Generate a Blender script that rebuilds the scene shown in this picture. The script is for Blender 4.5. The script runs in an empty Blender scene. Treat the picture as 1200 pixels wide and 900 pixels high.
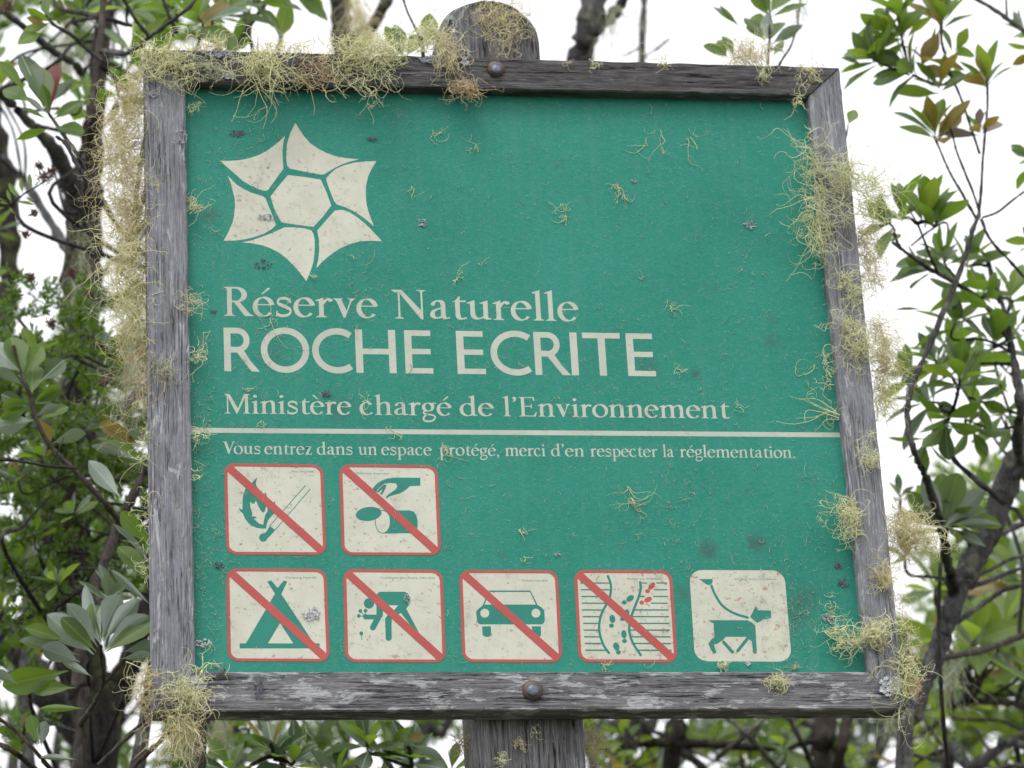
import bpy, math, random
import numpy as np
from mathutils import Vector, Matrix, Quaternion
from mathutils.geometry import tessellate_polygon

random.seed(7)
rng = np.random.default_rng(11)
S = bpy.context.scene
COL = S.collection

# ------------------------------------------------------------------ camera, sky, sun, exposure
SIGN_Z = 2.75            # height of the frame's lower edge above the ground
SIGN_W, SIGN_H = 0.9, 0.875
RC = np.array([[0.98712396, -0.150727, -0.05355052],
               [0.01166991, 0.40174966, -0.91567517],
               [0.15953088, 0.90325997, 0.39833569]])      # world -> camera (x right, y down, z forward)
CAM = np.array([-0.234045 - SIGN_W / 2, -3.839044, -1.273174 + SIGN_Z])
FPX = 4062.37
cam_d = bpy.data.cameras.new('camera')
cam = bpy.data.objects.new('camera', cam_d)
COL.objects.link(cam)
cam.matrix_world = Matrix(((RC[0][0], -RC[1][0], -RC[2][0], CAM[0]),
                           (RC[0][1], -RC[1][1], -RC[2][1], CAM[1]),
                           (RC[0][2], -RC[1][2], -RC[2][2], CAM[2]),
                           (0, 0, 0, 1)))
cam_d.sensor_width = 36
cam_d.lens = FPX / 1200 * 36
cam_d.clip_start = 0.05
cam_d.clip_end = 500
cam_d.dof.use_dof = True
cam_d.dof.focus_distance = 4.16
cam_d.dof.aperture_fstop = 7.5
S.camera = cam

w = bpy.data.worlds.new('World')
S.world = w
w.use_nodes = True
nt = w.node_tree
nt.nodes.clear()
sky = nt.nodes.new('ShaderNodeTexSky')
sky.sky_type = 'NISHITA'
sky.sun_disc = False
SUN_EL, SUN_AZ = math.radians(58), math.radians(205)
sky.sun_elevation = SUN_EL
sky.sun_rotation = SUN_AZ
sky.air_density = 1.0
sky.dust_density = 6.0
sky.ozone_density = 1.0
hs = nt.nodes.new('ShaderNodeHueSaturation')
hs.inputs['Saturation'].default_value = 0.12
cloud = nt.nodes.new('ShaderNodeMixRGB')       # even cloud layer over the sky
cloud.inputs[0].default_value = 0.75
cloud.inputs[2].default_value = (8.4, 8.5, 8.8, 1)
bg = nt.nodes.new('ShaderNodeBackground')
bg.inputs['Strength'].default_value = 0.15
wo = nt.nodes.new('ShaderNodeOutputWorld')
nt.links.new(sky.outputs[0], hs.inputs['Color'])
nt.links.new(hs.outputs[0], cloud.inputs[1])
nt.links.new(cloud.outputs[0], bg.inputs['Color'])
nt.links.new(bg.outputs[0], wo.inputs['Surface'])

sun_d = bpy.data.lights.new('sun', 'SUN')
sun_d.energy = 1.0
sun_d.angle = math.radians(25)
sun_d.color = (1.0, 0.97, 0.92)
sun = bpy.data.objects.new('sun', sun_d)
COL.objects.link(sun)
# comes from behind the camera, high, slightly from the left
sd = Vector((math.sin(SUN_AZ) * math.cos(SUN_EL), math.cos(SUN_AZ) * math.cos(SUN_EL), math.sin(SUN_EL)))
sun.rotation_euler = sd.to_track_quat('Z', 'Y').to_euler()

S.view_settings.view_transform = 'Standard'
S.view_settings.look = 'None'
S.view_settings.exposure = 0.35
S.view_settings.gamma = 1.0
S.render.engine = 'CYCLES'
S.cycles.max_bounces = 6
S.cycles.transparent_max_bounces = 8


def at(px, py, Y):
    """point on the upright plane y = Y that the photograph shows at pixel (px, py)"""
    d = RC.T @ np.array([(px - 600) / FPX, (py - 450) / FPX, 1.0])
    t = (Y - CAM[1]) / d[1]
    return CAM + d * t


def ppm(P):
    """pixels per metre at a point"""
    return FPX / float(RC[2] @ (np.asarray(P) - CAM))


# ------------------------------------------------------------------ helpers
def tag(o, label=None, cat=None, group=None, kind=None):
    if label: o['label'] = label
    if cat: o['category'] = cat
    if group: o['group'] = group
    if kind: o['kind'] = kind
    return o


def empty(name, loc):
    o = bpy.data.objects.new(name, None)
    COL.objects.link(o)
    o.location = loc
    o.empty_display_size = 0.1
    return o


def obj(name, verts, faces, mats, parent=None, midx=None, smooth=False):
    me = bpy.data.meshes.new(name)
    verts = np.asarray(verts, float)
    if parent is not None:
        verts = verts - np.array(base_of(parent))
    me.from_pydata(verts.tolist(), [], faces)
    for m in (mats if isinstance(mats, (list, tuple)) else [mats]):
        me.materials.append(m)
    if midx is not None:
        me.polygons.foreach_set('material_index', midx)
    if smooth:
        me.polygons.foreach_set('use_smooth', [True] * len(faces))
    me.update()
    o = bpy.data.objects.new(name, me)
    COL.objects.link(o)
    if parent is not None:
        o.parent = parent
    return o


def base_of(o):
    v = Vector((0, 0, 0))
    while o is not None:
        v += o.location
        o = o.parent
    return v


# ------------------------------------------------------------------ materials
def mat(name):
    m = bpy.data.materials.new(name)
    m.use_nodes = True
    n = m.node_tree.nodes
    return m, n, m.node_tree.links, n['Principled BSDF'], n['Material Output']


def noise(n, l, vec, scale, detail=4, rough=0.6, dist=0.0):
    t = n.new('ShaderNodeTexNoise')
    t.inputs['Scale'].default_value = scale
    t.inputs['Detail'].default_value = detail
    t.inputs['Roughness'].default_value = rough
    t.inputs['Distortion'].default_value = dist
    if vec is not None: l.new(vec, t.inputs['Vector'])
    return t.outputs['Fac']


def ramp(n, l, fac, stops, interp='LINEAR'):
    r = n.new('ShaderNodeValToRGB')
    r.color_ramp.interpolation = interp
    els = r.color_ramp.elements
    while len(els) < len(stops): els.new(0.5)
    for e, (p, c) in zip(els, stops):
        e.position = p
        e.color = (*c, 1) if len(c) == 3 else c
    l.new(fac, r.inputs[0])
    return r.outputs[0]


def mixc(n, l, fac, a, b, mode='MIX'):
    m = n.new('ShaderNodeMixRGB')
    m.blend_type = mode
    for s, v in ((0, fac), (1, a), (2, b)):
        if hasattr(v, 'is_linked'): l.new(v, m.inputs[s])
        elif isinstance(v, (int, float)): m.inputs[s].default_value = v
        else: m.inputs[s].default_value = (*v, 1)
    return m.outputs[0]


def bump(n, l, h, strength, dist, prev=None):
    b = n.new('ShaderNodeBump')
    b.inputs['Strength'].default_value = strength
    b.inputs['Distance'].default_value = dist
    l.new(h, b.inputs['Height'])
    if prev is not None: l.new(prev, b.inputs['Normal'])
    return b.outputs[0]


def mapping(n, l, vec, scale):
    m = n.new('ShaderNodeMapping')
    m.inputs['Scale'].default_value = scale
    l.new(vec, m.inputs['Vector'])
    return m.outputs[0]


G = lambda v: (v, v, v)


def wood_mat(name, dark, light, patch_lo, patch_col, crack=0.5, contrast=0.8, bs=(11, 48, 48), tilt=1.0):
    """grain runs along x of the 'grain' attribute"""
    m, n, l, P, O = mat(name)
    a = n.new('ShaderNodeAttribute')
    a.attribute_name = 'grain'
    v = a.outputs['Vector']
    fine = noise(n, l, mapping(n, l, v, (40, 1300, 1300)), 1.0, 6, 0.8, 0.2)
    mid = noise(n, l, mapping(n, l, v, (12, 300, 300)), 1.0, 6, 0.75, 1.2)
    blot = noise(n, l, mapping(n, l, v, (16, 34, 34)), 1.0, 6, 0.75, 0.6)
    big = noise(n, l, mapping(n, l, v, bs), 1.0, 6, 0.72, tilt)
    c1 = ramp(n, l, mid, [(0.34, dark), (0.5, tuple((d + q) / 2 for d, q in zip(dark, light))), (0.66, light)])
    c2 = mixc(n, l, contrast, c1, ramp(n, l, fine, [(0.32, G(0.18)), (0.5, G(0.5)), (0.68, G(0.82))]), 'OVERLAY')
    c2 = mixc(n, l, 0.5, c2, ramp(n, l, blot, [(0.32, G(0.22)), (0.68, G(0.78))]), 'OVERLAY')
    # pale crust and bare silver patches
    pf = ramp(n, l, big, [(patch_lo, G(0)), (patch_lo + 0.04, G(1))])
    pf2 = mixc(n, l, 1.0, pf, ramp(n, l, fine, [(0.38, G(0.05)), (0.52, G(1))]), 'MULTIPLY')
    c3 = mixc(n, l, pf2, c2, patch_col)
    # drying cracks along the grain
    ck = noise(n, l, mapping(n, l, v, (4.5, 120, 120)), 1.0, 4, 0.55, 0.6)
    cf = ramp(n, l, ck, [(0.0, G(0)), (0.482, G(0)), (0.5, G(crack)), (0.518, G(0))])
    gate = ramp(n, l, noise(n, l, mapping(n, l, v, (9, 16, 16)), 1.0, 3), [(0.46, G(0)), (0.54, G(1))])
    cf2 = mixc(n, l, 1.0, cf, gate, 'MULTIPLY')
    c4 = mixc(n, l, cf2, c3, (0.010, 0.009, 0.009))
    al = ramp(n, l, noise(n, l, v, 45, 5, 0.7), [(0.55, G(0)), (0.66, G(0.4))])
    c5 = mixc(n, l, al, c4, (0.17, 0.16, 0.11))
    pit = ramp(n, l, noise(n, l, mapping(n, l, v, (60, 260, 260)), 1.0, 3, 0.6), [(0.27, G(0.8)), (0.33, G(0))])
    c6 = mixc(n, l, pit, c5, (0.02, 0.018, 0.018))
    l.new(c6, P.inputs['Base Color'])
    P.inputs['Roughness'].default_value = 0.85
    P.inputs['Specular IOR Level'].default_value = 0.25
    b1 = bump(n, l, fine, 0.7, 0.0012)
    b2 = bump(n, l, mid, 0.8, 0.003, b1)
    inv = n.new('ShaderNodeInvert')
    l.new(cf2, inv.inputs['Color'])
    b3 = bump(n, l, inv.outputs[0], 1.0, 0.004, b2)
    l.new(b3, P.inputs['Normal'])
    return m


M_STILE = wood_mat('weathered_wood_silver', (0.175, 0.178, 0.2), (0.37, 0.378, 0.42), 0.58, (0.55, 0.56, 0.60), 0.5, 0.5)
M_TOP = wood_mat('weathered_wood_dark', (0.034, 0.031, 0.034), (0.20, 0.192, 0.203), 0.62, (0.33, 0.32, 0.33), 1.0, 0.8)
M_BOT = wood_mat('weathered_wood_patchy', (0.09, 0.089, 0.095), (0.32, 0.32, 0.342), 0.53, (0.56, 0.565, 0.59), 0.8, 0.7, (20, 50, 50), 0.3)
M_POST = wood_mat('post_wood', (0.05, 0.048, 0.053), (0.31, 0.306, 0.325), 0.66, (0.4, 0.4, 0.41), 1.0, 0.95)


def panel_mat():
    m, n, l, P, O = mat('green_sign_face')
    tc = n.new('ShaderNodeTexCoord')
    v = tc.outputs['Object']
    big = noise(n, l, v, 6, 4)
    c = ramp(n, l, big, [(0.3, (0.006, 0.195, 0.140)), (0.7, (0.014, 0.236, 0.176))])
    grain = noise(n, l, v, 900, 2)
    c = mixc(n, l, 0.10, c, ramp(n, l, grain, [(0.3, G(0.3)), (0.7, G(0.7))]), 'OVERLAY')
    c = mixc(n, l, 0.16, c, ramp(n, l, noise(n, l, v, 260, 5, 0.75), [(0.3, G(0.3)), (0.7, G(0.72))]), 'OVERLAY')
    # pale scuffing
    sc = ramp(n, l, noise(n, l, mapping(n, l, v, (40, 1, 110)), 3.0, 8, 0.8, 2.5), [(0.5, G(0)), (0.7, G(0.42))])
    c = mixc(n, l, sc, c, (0.3, 0.42, 0.36))
    rs = ramp(n, l, noise(n, l, mapping(n, l, v, (70, 1, 3.5)), 1.0, 6, 0.7, 0.4), [(0.5, G(0)), (0.75, G(0.3))])
    c = mixc(n, l, rs, c, (0.09, 0.27, 0.2))
    dirt = ramp(n, l, noise(n, l, v, 38, 5, 0.7), [(0.64, G(0)), (0.76, G(0.5))])
    c = mixc(n, l, dirt, c, (0.07, 0.11, 0.1))
    for (sx, sy, sr, am_) in ((815, 438, 9, .75), (830, 645, 17, .55), (886, 636, 16, .65), (903, 400, 14, .35), (655, 192, 9, .3), (760, 432, 20, .3), (945, 700, 26, .3), (930, 720, 30, .3), (248, 252, 16, .4), (318, 415, 24, .25), (395, 480, 20, .3), (800, 695, 14, .4), (905, 375, 8, .3)):
        q_ = at(sx, sy, 0.018)
        ds = n.new('ShaderNodeVectorMath'); ds.operation = 'DISTANCE'
        l.new(v, ds.inputs[0]); ds.inputs[1].default_value = tuple(q_)
        ad = n.new('ShaderNodeMath'); ad.operation = 'MULTIPLY_ADD'
        l.new(big2 if 'big2' in dir() else noise(n, l, v, 90, 5, 0.7), ad.inputs[0]); ad.inputs[1].default_value = 0.022
        l.new(ds.outputs['Value'], ad.inputs[2])
        rad_ = sr * 0.00098
        c = mixc(n, l, ramp(n, l, ad.outputs[0], [(rad_ * 0.3 + 0.010, G(am_)), (rad_ + 0.011, G(0))]), c, (0.05, 0.075, 0.075))
    l.new(c, P.inputs['Base Color'])
    P.inputs['Roughness'].default_value = 0.5
    P.inputs['Specular IOR Level'].default_value = 0.22
    l.new(bump(n, l, noise(n, l, v, 220, 4), 0.12, 0.001), P.inputs['Normal'])
    return m


def print_mat(name, col, spots=0.5, mottled=True, fleck=0.68):
    m, n, l, P, O = mat(name)
    tc = n.new('ShaderNodeTexCoord')
    v = tc.outputs['Object']
    c = mixc(n, l, ramp(n, l, noise(n, l, v, 25, 5), [(0.35, G(0)), (0.7, G(1))]), col, tuple(x * 0.86 for x in col))
    if mottled:
        sp = ramp(n, l, noise(n, l, v, 190, 4, 0.65), [(0.62, G(0)), (0.72, G(spots))])
        c = mixc(n, l, sp, c, (0.16, 0.11, 0.08))
        dm = ramp(n, l, noise(n, l, v, 62, 5, 0.7), [(0.55, G(0)), (0.74, G(spots * 0.7))])
        oi = n.new('ShaderNodeObjectInfo')
        rv = ramp(n, l, oi.outputs['Random'], [(0.0, G(0.35)), (1.0, G(1.0))])
        dm = mixc(n, l, 1.0, dm, rv, 'MULTIPLY')
        c = mixc(n, l, dm, c, tuple(0.38 * x + 0.03 for x in col))
        if col[0] > 0.5:
            fx = ramp(n, l, noise(n, l, mapping(n, l, v, (1, 1, 1)), 150, 2, 0.5), [(fleck, G(0)), (fleck + 0.05, G(0.6))])
            c = mixc(n, l, fx, c, (0.36, 0.13, 0.07))
    l.new(c, P.inputs['Base Color'])
    P.inputs['Roughness'].default_value = 0.5
    P.inputs['Specular IOR Level'].default_value = 0.35
    return m


M_PANEL = panel_mat()
M_CREAM = print_mat('cream_print', (0.60, 0.60, 0.505), 0.75)
M_CREAM_SPOTTED = print_mat('cream_print_spotted', (0.585, 0.585, 0.49), 0.85, True, 0.645)
M_LETTER = print_mat('lettering_print', (0.50, 0.53, 0.455), 0.3)
M_RED = print_mat('red_print', (0.47, 0.085, 0.075), 0.3)
M_GREEN = print_mat('green_print', (0.016, 0.22, 0.17), 0.15)


def simple(name, col, rough=0.8, var=0.3, scale=60, spec=0.3, metal=0.0, col2=None):
    m, n, l, P, O = mat(name)
    tc = n.new('ShaderNodeTexCoord')
    f = noise(n, l, tc.outputs['Object'], scale, 5, 0.65)
    c2 = col2 or tuple(x * (1 - var) for x in col)
    l.new(ramp(n, l, f, [(0.35, c2), (0.65, col)]), P.inputs['Base Color'])
    P.inputs['Roughness'].default_value = rough
    P.inputs['Specular IOR Level'].default_value = spec
    P.inputs['Metallic'].default_value = metal
    l.new(bump(n, l, f, 0.4, 0.002), P.inputs['Normal'])
    return m


M_RUST = simple('rusty_bolt', (0.135, 0.105, 0.095), 0.5, 0.5, 260, 0.5, 0.3, (0.07, 0.047, 0.04))
M_STEEL = simple('worn_steel', (0.16, 0.185, 0.23), 0.42, 0.4, 300, 0.5, 0.5)


def bark_mat(name, c1, c2, lich, amount):
    m, n, l, P, O = mat(name)
    tc = n.new('ShaderNodeTexCoord')
    v = tc.outputs['Object']
    f = noise(n, l, mapping(n, l, v, (75, 75, 26)), 1.0, 7, 0.78, 0.8)
    c = ramp(n, l, f, [(0.38, c1), (0.62, c2)])
    g = noise(n, l, v, 16, 5, 0.7)
    c = mixc(n, l, ramp(n, l, g, [(1 - amount, G(0)), (1 - amount + 0.08, G(0.85))]), c, lich)
    l.new(c, P.inputs['Base Color'])
    P.inputs['Roughness'].default_value = 0.9
    P.inputs['Specular IOR Level'].default_value = 0.15
    l.new(bump(n, l, f, 1.0, 0.014), P.inputs['Normal'])
    return m


M_BARK_G = bark_mat('grey_bark', (0.06, 0.055, 0.055), (0.2, 0.19, 0.2), (0.3, 0.31, 0.25), 0.47)
M_BARK_D = bark_mat('dark_mossy_bark', (0.02, 0.018, 0.016), (0.09, 0.08, 0.075), (0.13, 0.14, 0.07), 0.48)
M_BARK_B = bark_mat('brown_bark', (0.06, 0.05, 0.042), (0.155, 0.132, 0.115), (0.26, 0.25, 0.19), 0.40)
M_TWIG = bark_mat('twig_bark', (0.03, 0.027, 0.03), (0.11, 0.1, 0.1), (0.25, 0.24, 0.22), 0.42)


def leaf_mat(name, up1, up2, under, trans, tcol, vein=True):
    m, n, l, P, O = mat(name)
    oi = n.new('ShaderNodeObjectInfo')
    tc = n.new('ShaderNodeTexCoord')
    rr = n.new('ShaderNodeMath'); rr.operation = 'MULTIPLY_ADD'
    f = noise(n, l, tc.outputs['Object'], 40, 3)
    l.new(oi.outputs['Random'], rr.inputs[0]); rr.inputs[1].default_value = 0.6
    l.new(f, rr.inputs[2])
    c = ramp(n, l, rr.outputs[0], [(0.4, up1), (1.0, up2)])
    geo = n.new('ShaderNodeNewGeometry')
    sx = n.new('ShaderNodeSeparateXYZ')
    l.new(tc.outputs['Object'], sx.inputs[0])
    ab = n.new('ShaderNodeMath'); ab.operation = 'ABSOLUTE'
    l.new(sx.outputs['X'], ab.inputs[0])
    cc = mixc(n, l, geo.outputs['Backfacing'], c, under)
    cc = mixc(n, l, ramp(n, l, noise(n, l, tc.outputs['Object'], 9, 5, 0.7), [(0.58, G(0)), (0.72, G(0.45))]), cc, (0.11, 0.085, 0.035))
    if vein: cc = mixc(n, l, ramp(n, l, ab.outputs[0], [(0.008, G(0.5)), (0.016, G(0))]), cc, tuple(min(1, 1.6 * q + 0.05) for q in under))
    l.new(cc, P.inputs['Base Color'])
    P.inputs['Roughness'].default_value = 0.3
    P.inputs['Specular IOR Level'].default_value = 0.6
    t = n.new('ShaderNodeBsdfTranslucent')
    t.inputs['Color'].default_value = (*tcol, 1)
    ms = n.new('ShaderNodeMixShader')
    ms.inputs[0].default_value = trans
    l.new(P.outputs[0], ms.inputs[1]); l.new(t.outputs[0], ms.inputs[2])
    l.new(ms.outputs[0], O.inputs['Surface'])
    l.new(bump(n, l, noise(n, l, tc.outputs['Object'], 120, 3), 0.25, 0.002), P.inputs['Normal'])
    return m


M_LEAF = [leaf_mat('leaf_green', (0.05, 0.095, 0.018), (0.10, 0.165, 0.032), (0.13, 0.195, 0.06), 0.42, (0.22, 0.38, 0.03)),
          leaf_mat('leaf_young', (0.07, 0.13, 0.02), (0.12, 0.19, 0.035), (0.17, 0.24, 0.06), 0.46, (0.33, 0.47, 0.04)),
          leaf_mat('leaf_glaucous', (0.055, 0.095, 0.04), (0.09, 0.15, 0.065), (0.38, 0.44, 0.40), 0.25, (0.15, 0.23, 0.08)),
          leaf_mat('leaf_ochre', (0.12, 0.10, 0.02), (0.2, 0.14, 0.03), (0.2, 0.17, 0.05), 0.45, (0.35, 0.28, 0.04)),
          leaf_mat('leaf_red', (0.12, 0.02, 0.012), (0.15, 0.03, 0.015), (0.16, 0.05, 0.03), 0.3, (0.3, 0.04, 0.02)),
          leaf_mat('leaf_dead', (0.25, 0.2, 0.17), (0.33, 0.27, 0.25), (0.38, 0.33, 0.32), 0.3, (0.3, 0.22, 0.18))]
M_FINE = leaf_mat('fine_leaf', (0.035, 0.085, 0.015), (0.07, 0.14, 0.025), (0.07, 0.13, 0.03), 0.4, (0.2, 0.34, 0.03), False)
M_BROWNFINE = simple('dry_flower', (0.24, 0.15, 0.12), 0.9, 0.4, 80)


def lichen_mat(name, c1, c2, scale=45):
    m, n, l, P, O = mat(name)
    tc = n.new('ShaderNodeTexCoord')
    f = noise(n, l, tc.outputs['Object'], scale, 3)
    l.new(ramp(n, l, f, [(0.35, c1), (0.65, c2)]), P.inputs['Base Color'])
    P.inputs['Roughness'].default_value = 0.9
    P.inputs['Specular IOR Level'].default_value = 0.1
    return m


M_LICHEN = lichen_mat('pale_beard_lichen', (0.70, 0.68, 0.38), (0.84, 0.84, 0.55))
M_LICHEN_T = lichen_mat('tan_beard_lichen', (0.66, 0.57, 0.34), (0.82, 0.77, 0.50))
M_LICHEN_O = lichen_mat('orange_beard_lichen', (0.52, 0.33, 0.18), (0.78, 0.69, 0.46), 60)
M_LICHEN_G = lichen_mat('grey_hanging_lichen', (0.42, 0.44, 0.30), (0.58, 0.58, 0.42))
M_FOLI = lichen_mat('grey_leafy_lichen', (0.17, 0.18, 0.2), (0.45, 0.48, 0.52), 900)
M_FOLI_D = lichen_mat('dark_leafy_lichen', (0.02, 0.02, 0.025), (0.22, 0.22, 0.28), 900)
M_FOLI_W = lichen_mat('white_leafy_lichen', (0.25, 0.26, 0.27), (0.72, 0.73, 0.76), 900)

# ------------------------------------------------------------------ ground
m_gr, n, l, P, O = mat('forest_floor')
tc = n.new('ShaderNodeTexCoord')
f = noise(n, l, tc.outputs['Object'], 3, 8)
l.new(ramp(n, l, f, [(0.35, (0.045, 0.035, 0.025)), (0.6, (0.08, 0.09, 0.04)), (0.8, (0.12, 0.1, 0.07))]), P.inputs['Base Color'])
P.inputs['Roughness'].default_value = 0.95
gv, gf = [], []
gn = 60
xs = np.sign(np.linspace(-1, 1, gn)) * np.abs(np.linspace(-1, 1, gn)) ** 2.5 * 150
for j, yv in enumerate(xs):
    for i, xv in enumerate(xs):
        z = 0.0 if abs(xv) < 1.2 and abs(yv) < 1.2 else 0.06 * math.sin(xv * 1.3) * math.cos(yv * 1.1)
        gv.append((xv, yv, z))
for j in range(gn - 1):
    for i in range(gn - 1):
        k = j * gn + i
        gf.append((k, k + 1, k + gn + 1, k + gn))
tag(obj('ground', gv, gf, m_gr, smooth=True), kind='structure')

# ------------------------------------------------------------------ THE SIGN
RECESS = 0.018           # sign face behind the front of the frame
DEPTH = 0.034            # thickness of the frame boards
sign = empty('nature_reserve_sign', (0, 0, 0))
tag(sign, 'green nature reserve notice board in a weathered grey wooden frame on a wooden post', 'sign')

P_TL, P_TR, P_BR, P_BL = (at(*p, 0) for p in ((169, 57), (984, 79), (1062, 831), (179, 834)))
I_TL, I_TR, I_BR, I_BL = (at(*p, 0) for p in ((217, 97), (948, 112), (1018, 787), (229, 787)))


def board(name, a0, a1, b1, b0, material, y0, depth, seed, label=None, nl=90, nw=8, rough=0.0014, cup=0.0):
    """plank with mitred ends: a0->a1 outer edge, b0->b1 inner edge, front at y0; grain along a0->a1"""
    r = np.random.default_rng(seed)
    V, GR = [], []
    T = np.linspace(0, 1, nl)
    ph = r.uniform(0, 6.28, 12)
    fr = r.uniform(15, 260, 12)
    am = 0.28 * rough / (1 + np.arange(12) * 0.15)

    def wob(t, k):
        return sum(am[(i + k) % 12] * math.sin(fr[i] * t + ph[(i + 3 * k) % 12]) for i in range(12)) * 0.45
    L = float(np.linalg.norm(a1 - a0))
    wdt = float(np.linalg.norm(b0 - a0))
    du = (a1 - a0) / L
    dn = np.array([-du[2], 0, du[0]])
    if np.dot(dn, b0 - a0) > 0: dn = -dn          # points outwards
    prof = []                                     # (across 0..1, depth) around the section
    c = 0.0022 / wdt
    for k in range(nw + 1):
        prof.append((c + (1 - 2 * c) * k / nw, 0.0, k))
    prof += [(1.0, 0.0022, 20), (1.0, depth * 0.5, 21), (1.0, depth, 22), (0.5, depth, 23), (0.0, depth, 24), (0.0, depth * 0.5, 25), (0.0, 0.0022, 26)]
    npf = len(prof)
    for i, t in enumerate(T):
        A = a0 + (a1 - a0) * t
        B = b0 + (b1 - b0) * t
        for (s, d, k) in prof:
            p = A + (B - A) * s
            wi = wob(t, 0) if s < 0.2 else (wob(t, 5) if s > 0.8 else 0)
            e = 1 if 0 < i < nl - 1 else 0
            p = p + dn * wi * e
            dy = d
            if k <= nw: dy += r.normal(0, 0.00018) - cup * math.sin(math.pi * s)
            V.append((p[0], y0 + dy, p[2]))
            g = float(np.dot(p - a0, du))
            GR.append((g + seed * 3.1, s * wdt + seed * 1.7, d + seed))
    F = []
    for i in range(nl - 1):
        for k in range(npf):
            k2 = (k + 1) % npf
            F.append((i * npf + k, i * npf + k2, (i + 1) * npf + k2, (i + 1) * npf + k))
    F.append(tuple(range(npf - 1, -1, -1)))
    F.append(tuple((nl - 1) * npf + k for k in range(npf)))
    o = obj(name, V, F, material, sign)
    at_ = o.data.attributes.new('grain', 'FLOAT_VECTOR', 'POINT')
    at_.data.foreach_set('vector', np.array(GR, dtype=np.float32).ravel())
    import bmesh
    bm = bmesh.new(); bm.from_mesh(o.data)
    bmesh.ops.recalc_face_normals(bm, faces=bm.faces)
    bm.to_mesh(o.data); bm.free()
    if label: o['label'] = label
    return o


g = 0.0006
board('frame_board', P_TL + (g, 0, 0), P_TR - (g, 0, 0), I_TR - (g, 0, 0), I_TL + (g, 0, 0), M_TOP, -0.001, DEPTH, 1, 'dark cracked top board', 120, 8, 0.0016)
board('frame_board', P_BL + (g, 0, 0), P_BR - (g, 0, 0), I_BR - (g, 0, 0), I_BL + (g, 0, 0), M_BOT, 0.0, DEPTH, 2, 'patchy grey bottom board', 120, 8, 0.0010)
board('frame_board', P_BL - (0, 0, -g), P_TL - (0, 0, g), I_TL - (0, 0, g), I_BL + (0, 0, g), M_STILE, 0.001, DEPTH, 3, 'silver grey side board', 100, 8, 0.0009)
board('frame_board', P_BR + (0, 0, g), P_TR - (0, 0, g), I_TR - (0, 0, g), I_BR + (0, 0, g), M_STILE, 0.0005, DEPTH, 4, 'silver grey side board with lichen tufts', 100, 8, 0.0013)

# the post behind the frame, with a rounded top, down to the ground
PY = DEPTH + 0.003
pl, pr = at(521, 60, PY), at(634, 62, PY)
pbl, pbr = at(553, 890, PY), at(686, 890, PY)
pxl, pxr = (pl[0] + pbl[0]) / 2 - 0.001, (pr[0] + pbr[0]) / 2 + 0.001
ztop = at(577, 2, PY)[2]
zsh = at(577, 44, PY)[2]
cx, hw = (pxl + pxr) / 2, (pxr - pxl) / 2
prof = []
for k in range(25):
    a = math.pi * k / 24
    ca, sa = math.cos(a), math.sin(a)
    prof.append((cx - hw * math.copysign(abs(ca) ** 0.8, ca), zsh + (ztop - zsh) * abs(sa) ** 0.75))
V, GR, F = [], [], []
PD = 0.10
# section columns front (with chamfer), stacked by height
zs = list(np.linspace(0.0, zsh, 150))
cols = 14


def post_ring(half, z, ycen):
    R = []
    ch = min(0.010, half * 0.4)
    for k in range(cols + 1):
        R.append((cx - half + ch + (2 * half - 2 * ch) * k / cols, PY))
    R += [(cx + half, PY + ch), (cx + half, PY + PD - ch), (cx + half - ch, PY + PD), (cx - half + ch, PY + PD), (cx - half, PY + PD - ch), (cx - half, PY + ch)]
    return R


rings = [(hw, z) for z in zs]
for (fh, fz) in ((0.99, 0.14), (0.965, 0.30), (0.92, 0.45), (0.85, 0.60), (0.76, 0.73), (0.66, 0.84), (0.54, 0.92), (0.38, 0.975), (0.2, 0.995)):
    rings.append((hw * fh, zsh + (ztop - zsh) * fz))
rings.append((hw * 0.12, ztop))
rr = np.random.default_rng(5)
groove = sorted(rr.uniform(0.15, 0.9, 5))
for (h, z) in rings:
    R = post_ring(h, z, 0)
    for q, (x, y) in enumerate(R):
        dy = 0
        if q <= cols:
            dy = 0.0016 * math.sin(q * 2.1 + z * 5) + 0.0012 * math.sin(q * 4.3 + z * 9)
        V.append((x, y + dy, z))
        GR.append((z + 9, x + 5, y))
nr = cols + 7
for i in range(len(rings) - 1):
    for k in range(nr):
        k2 = (k + 1) % nr
        F.append((i * nr + k, i * nr + k2, (i + 1) * nr + k2, (i + 1) * nr + k))
F.append(tuple(range(nr - 1, -1, -1)))
F.append(tuple((len(rings) - 1) * nr + k for k in range(nr)))
o = obj('post', V, F, M_POST, sign)
a_ = o.data.attributes.new('grain', 'FLOAT_VECTOR', 'POINT')
a_.data.foreach_set('vector', np.array(GR, dtype=np.float32).ravel())

# sign face: a thin plate, recessed in the frame
c0 = np.array([(P_TL[0] + I_TL[0]) / 2, 0, (P_TL[2] + I_TL[2]) / 2])
px0, px1 = I_BL[0] - 0.012, I_BR[0] + 0.02
pz0, pz1 = I_BL[2] - 0.012, max(I_TL[2], I_TR[2]) + 0.014
FY = RECESS
v = [(px0, FY, pz0), (px1, FY, pz0), (px1, FY, pz1), (px0, FY, pz1)]
v += [(x, FY + 0.004, z) for x, _, z in v]
panel = obj('sign_face', v, [(0, 1, 2, 3), (7, 6, 5, 4), (1, 0, 4, 5), (2, 1, 5, 6), (3, 2, 6, 7), (0, 3, 7, 4)], M_PANEL, sign)


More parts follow.
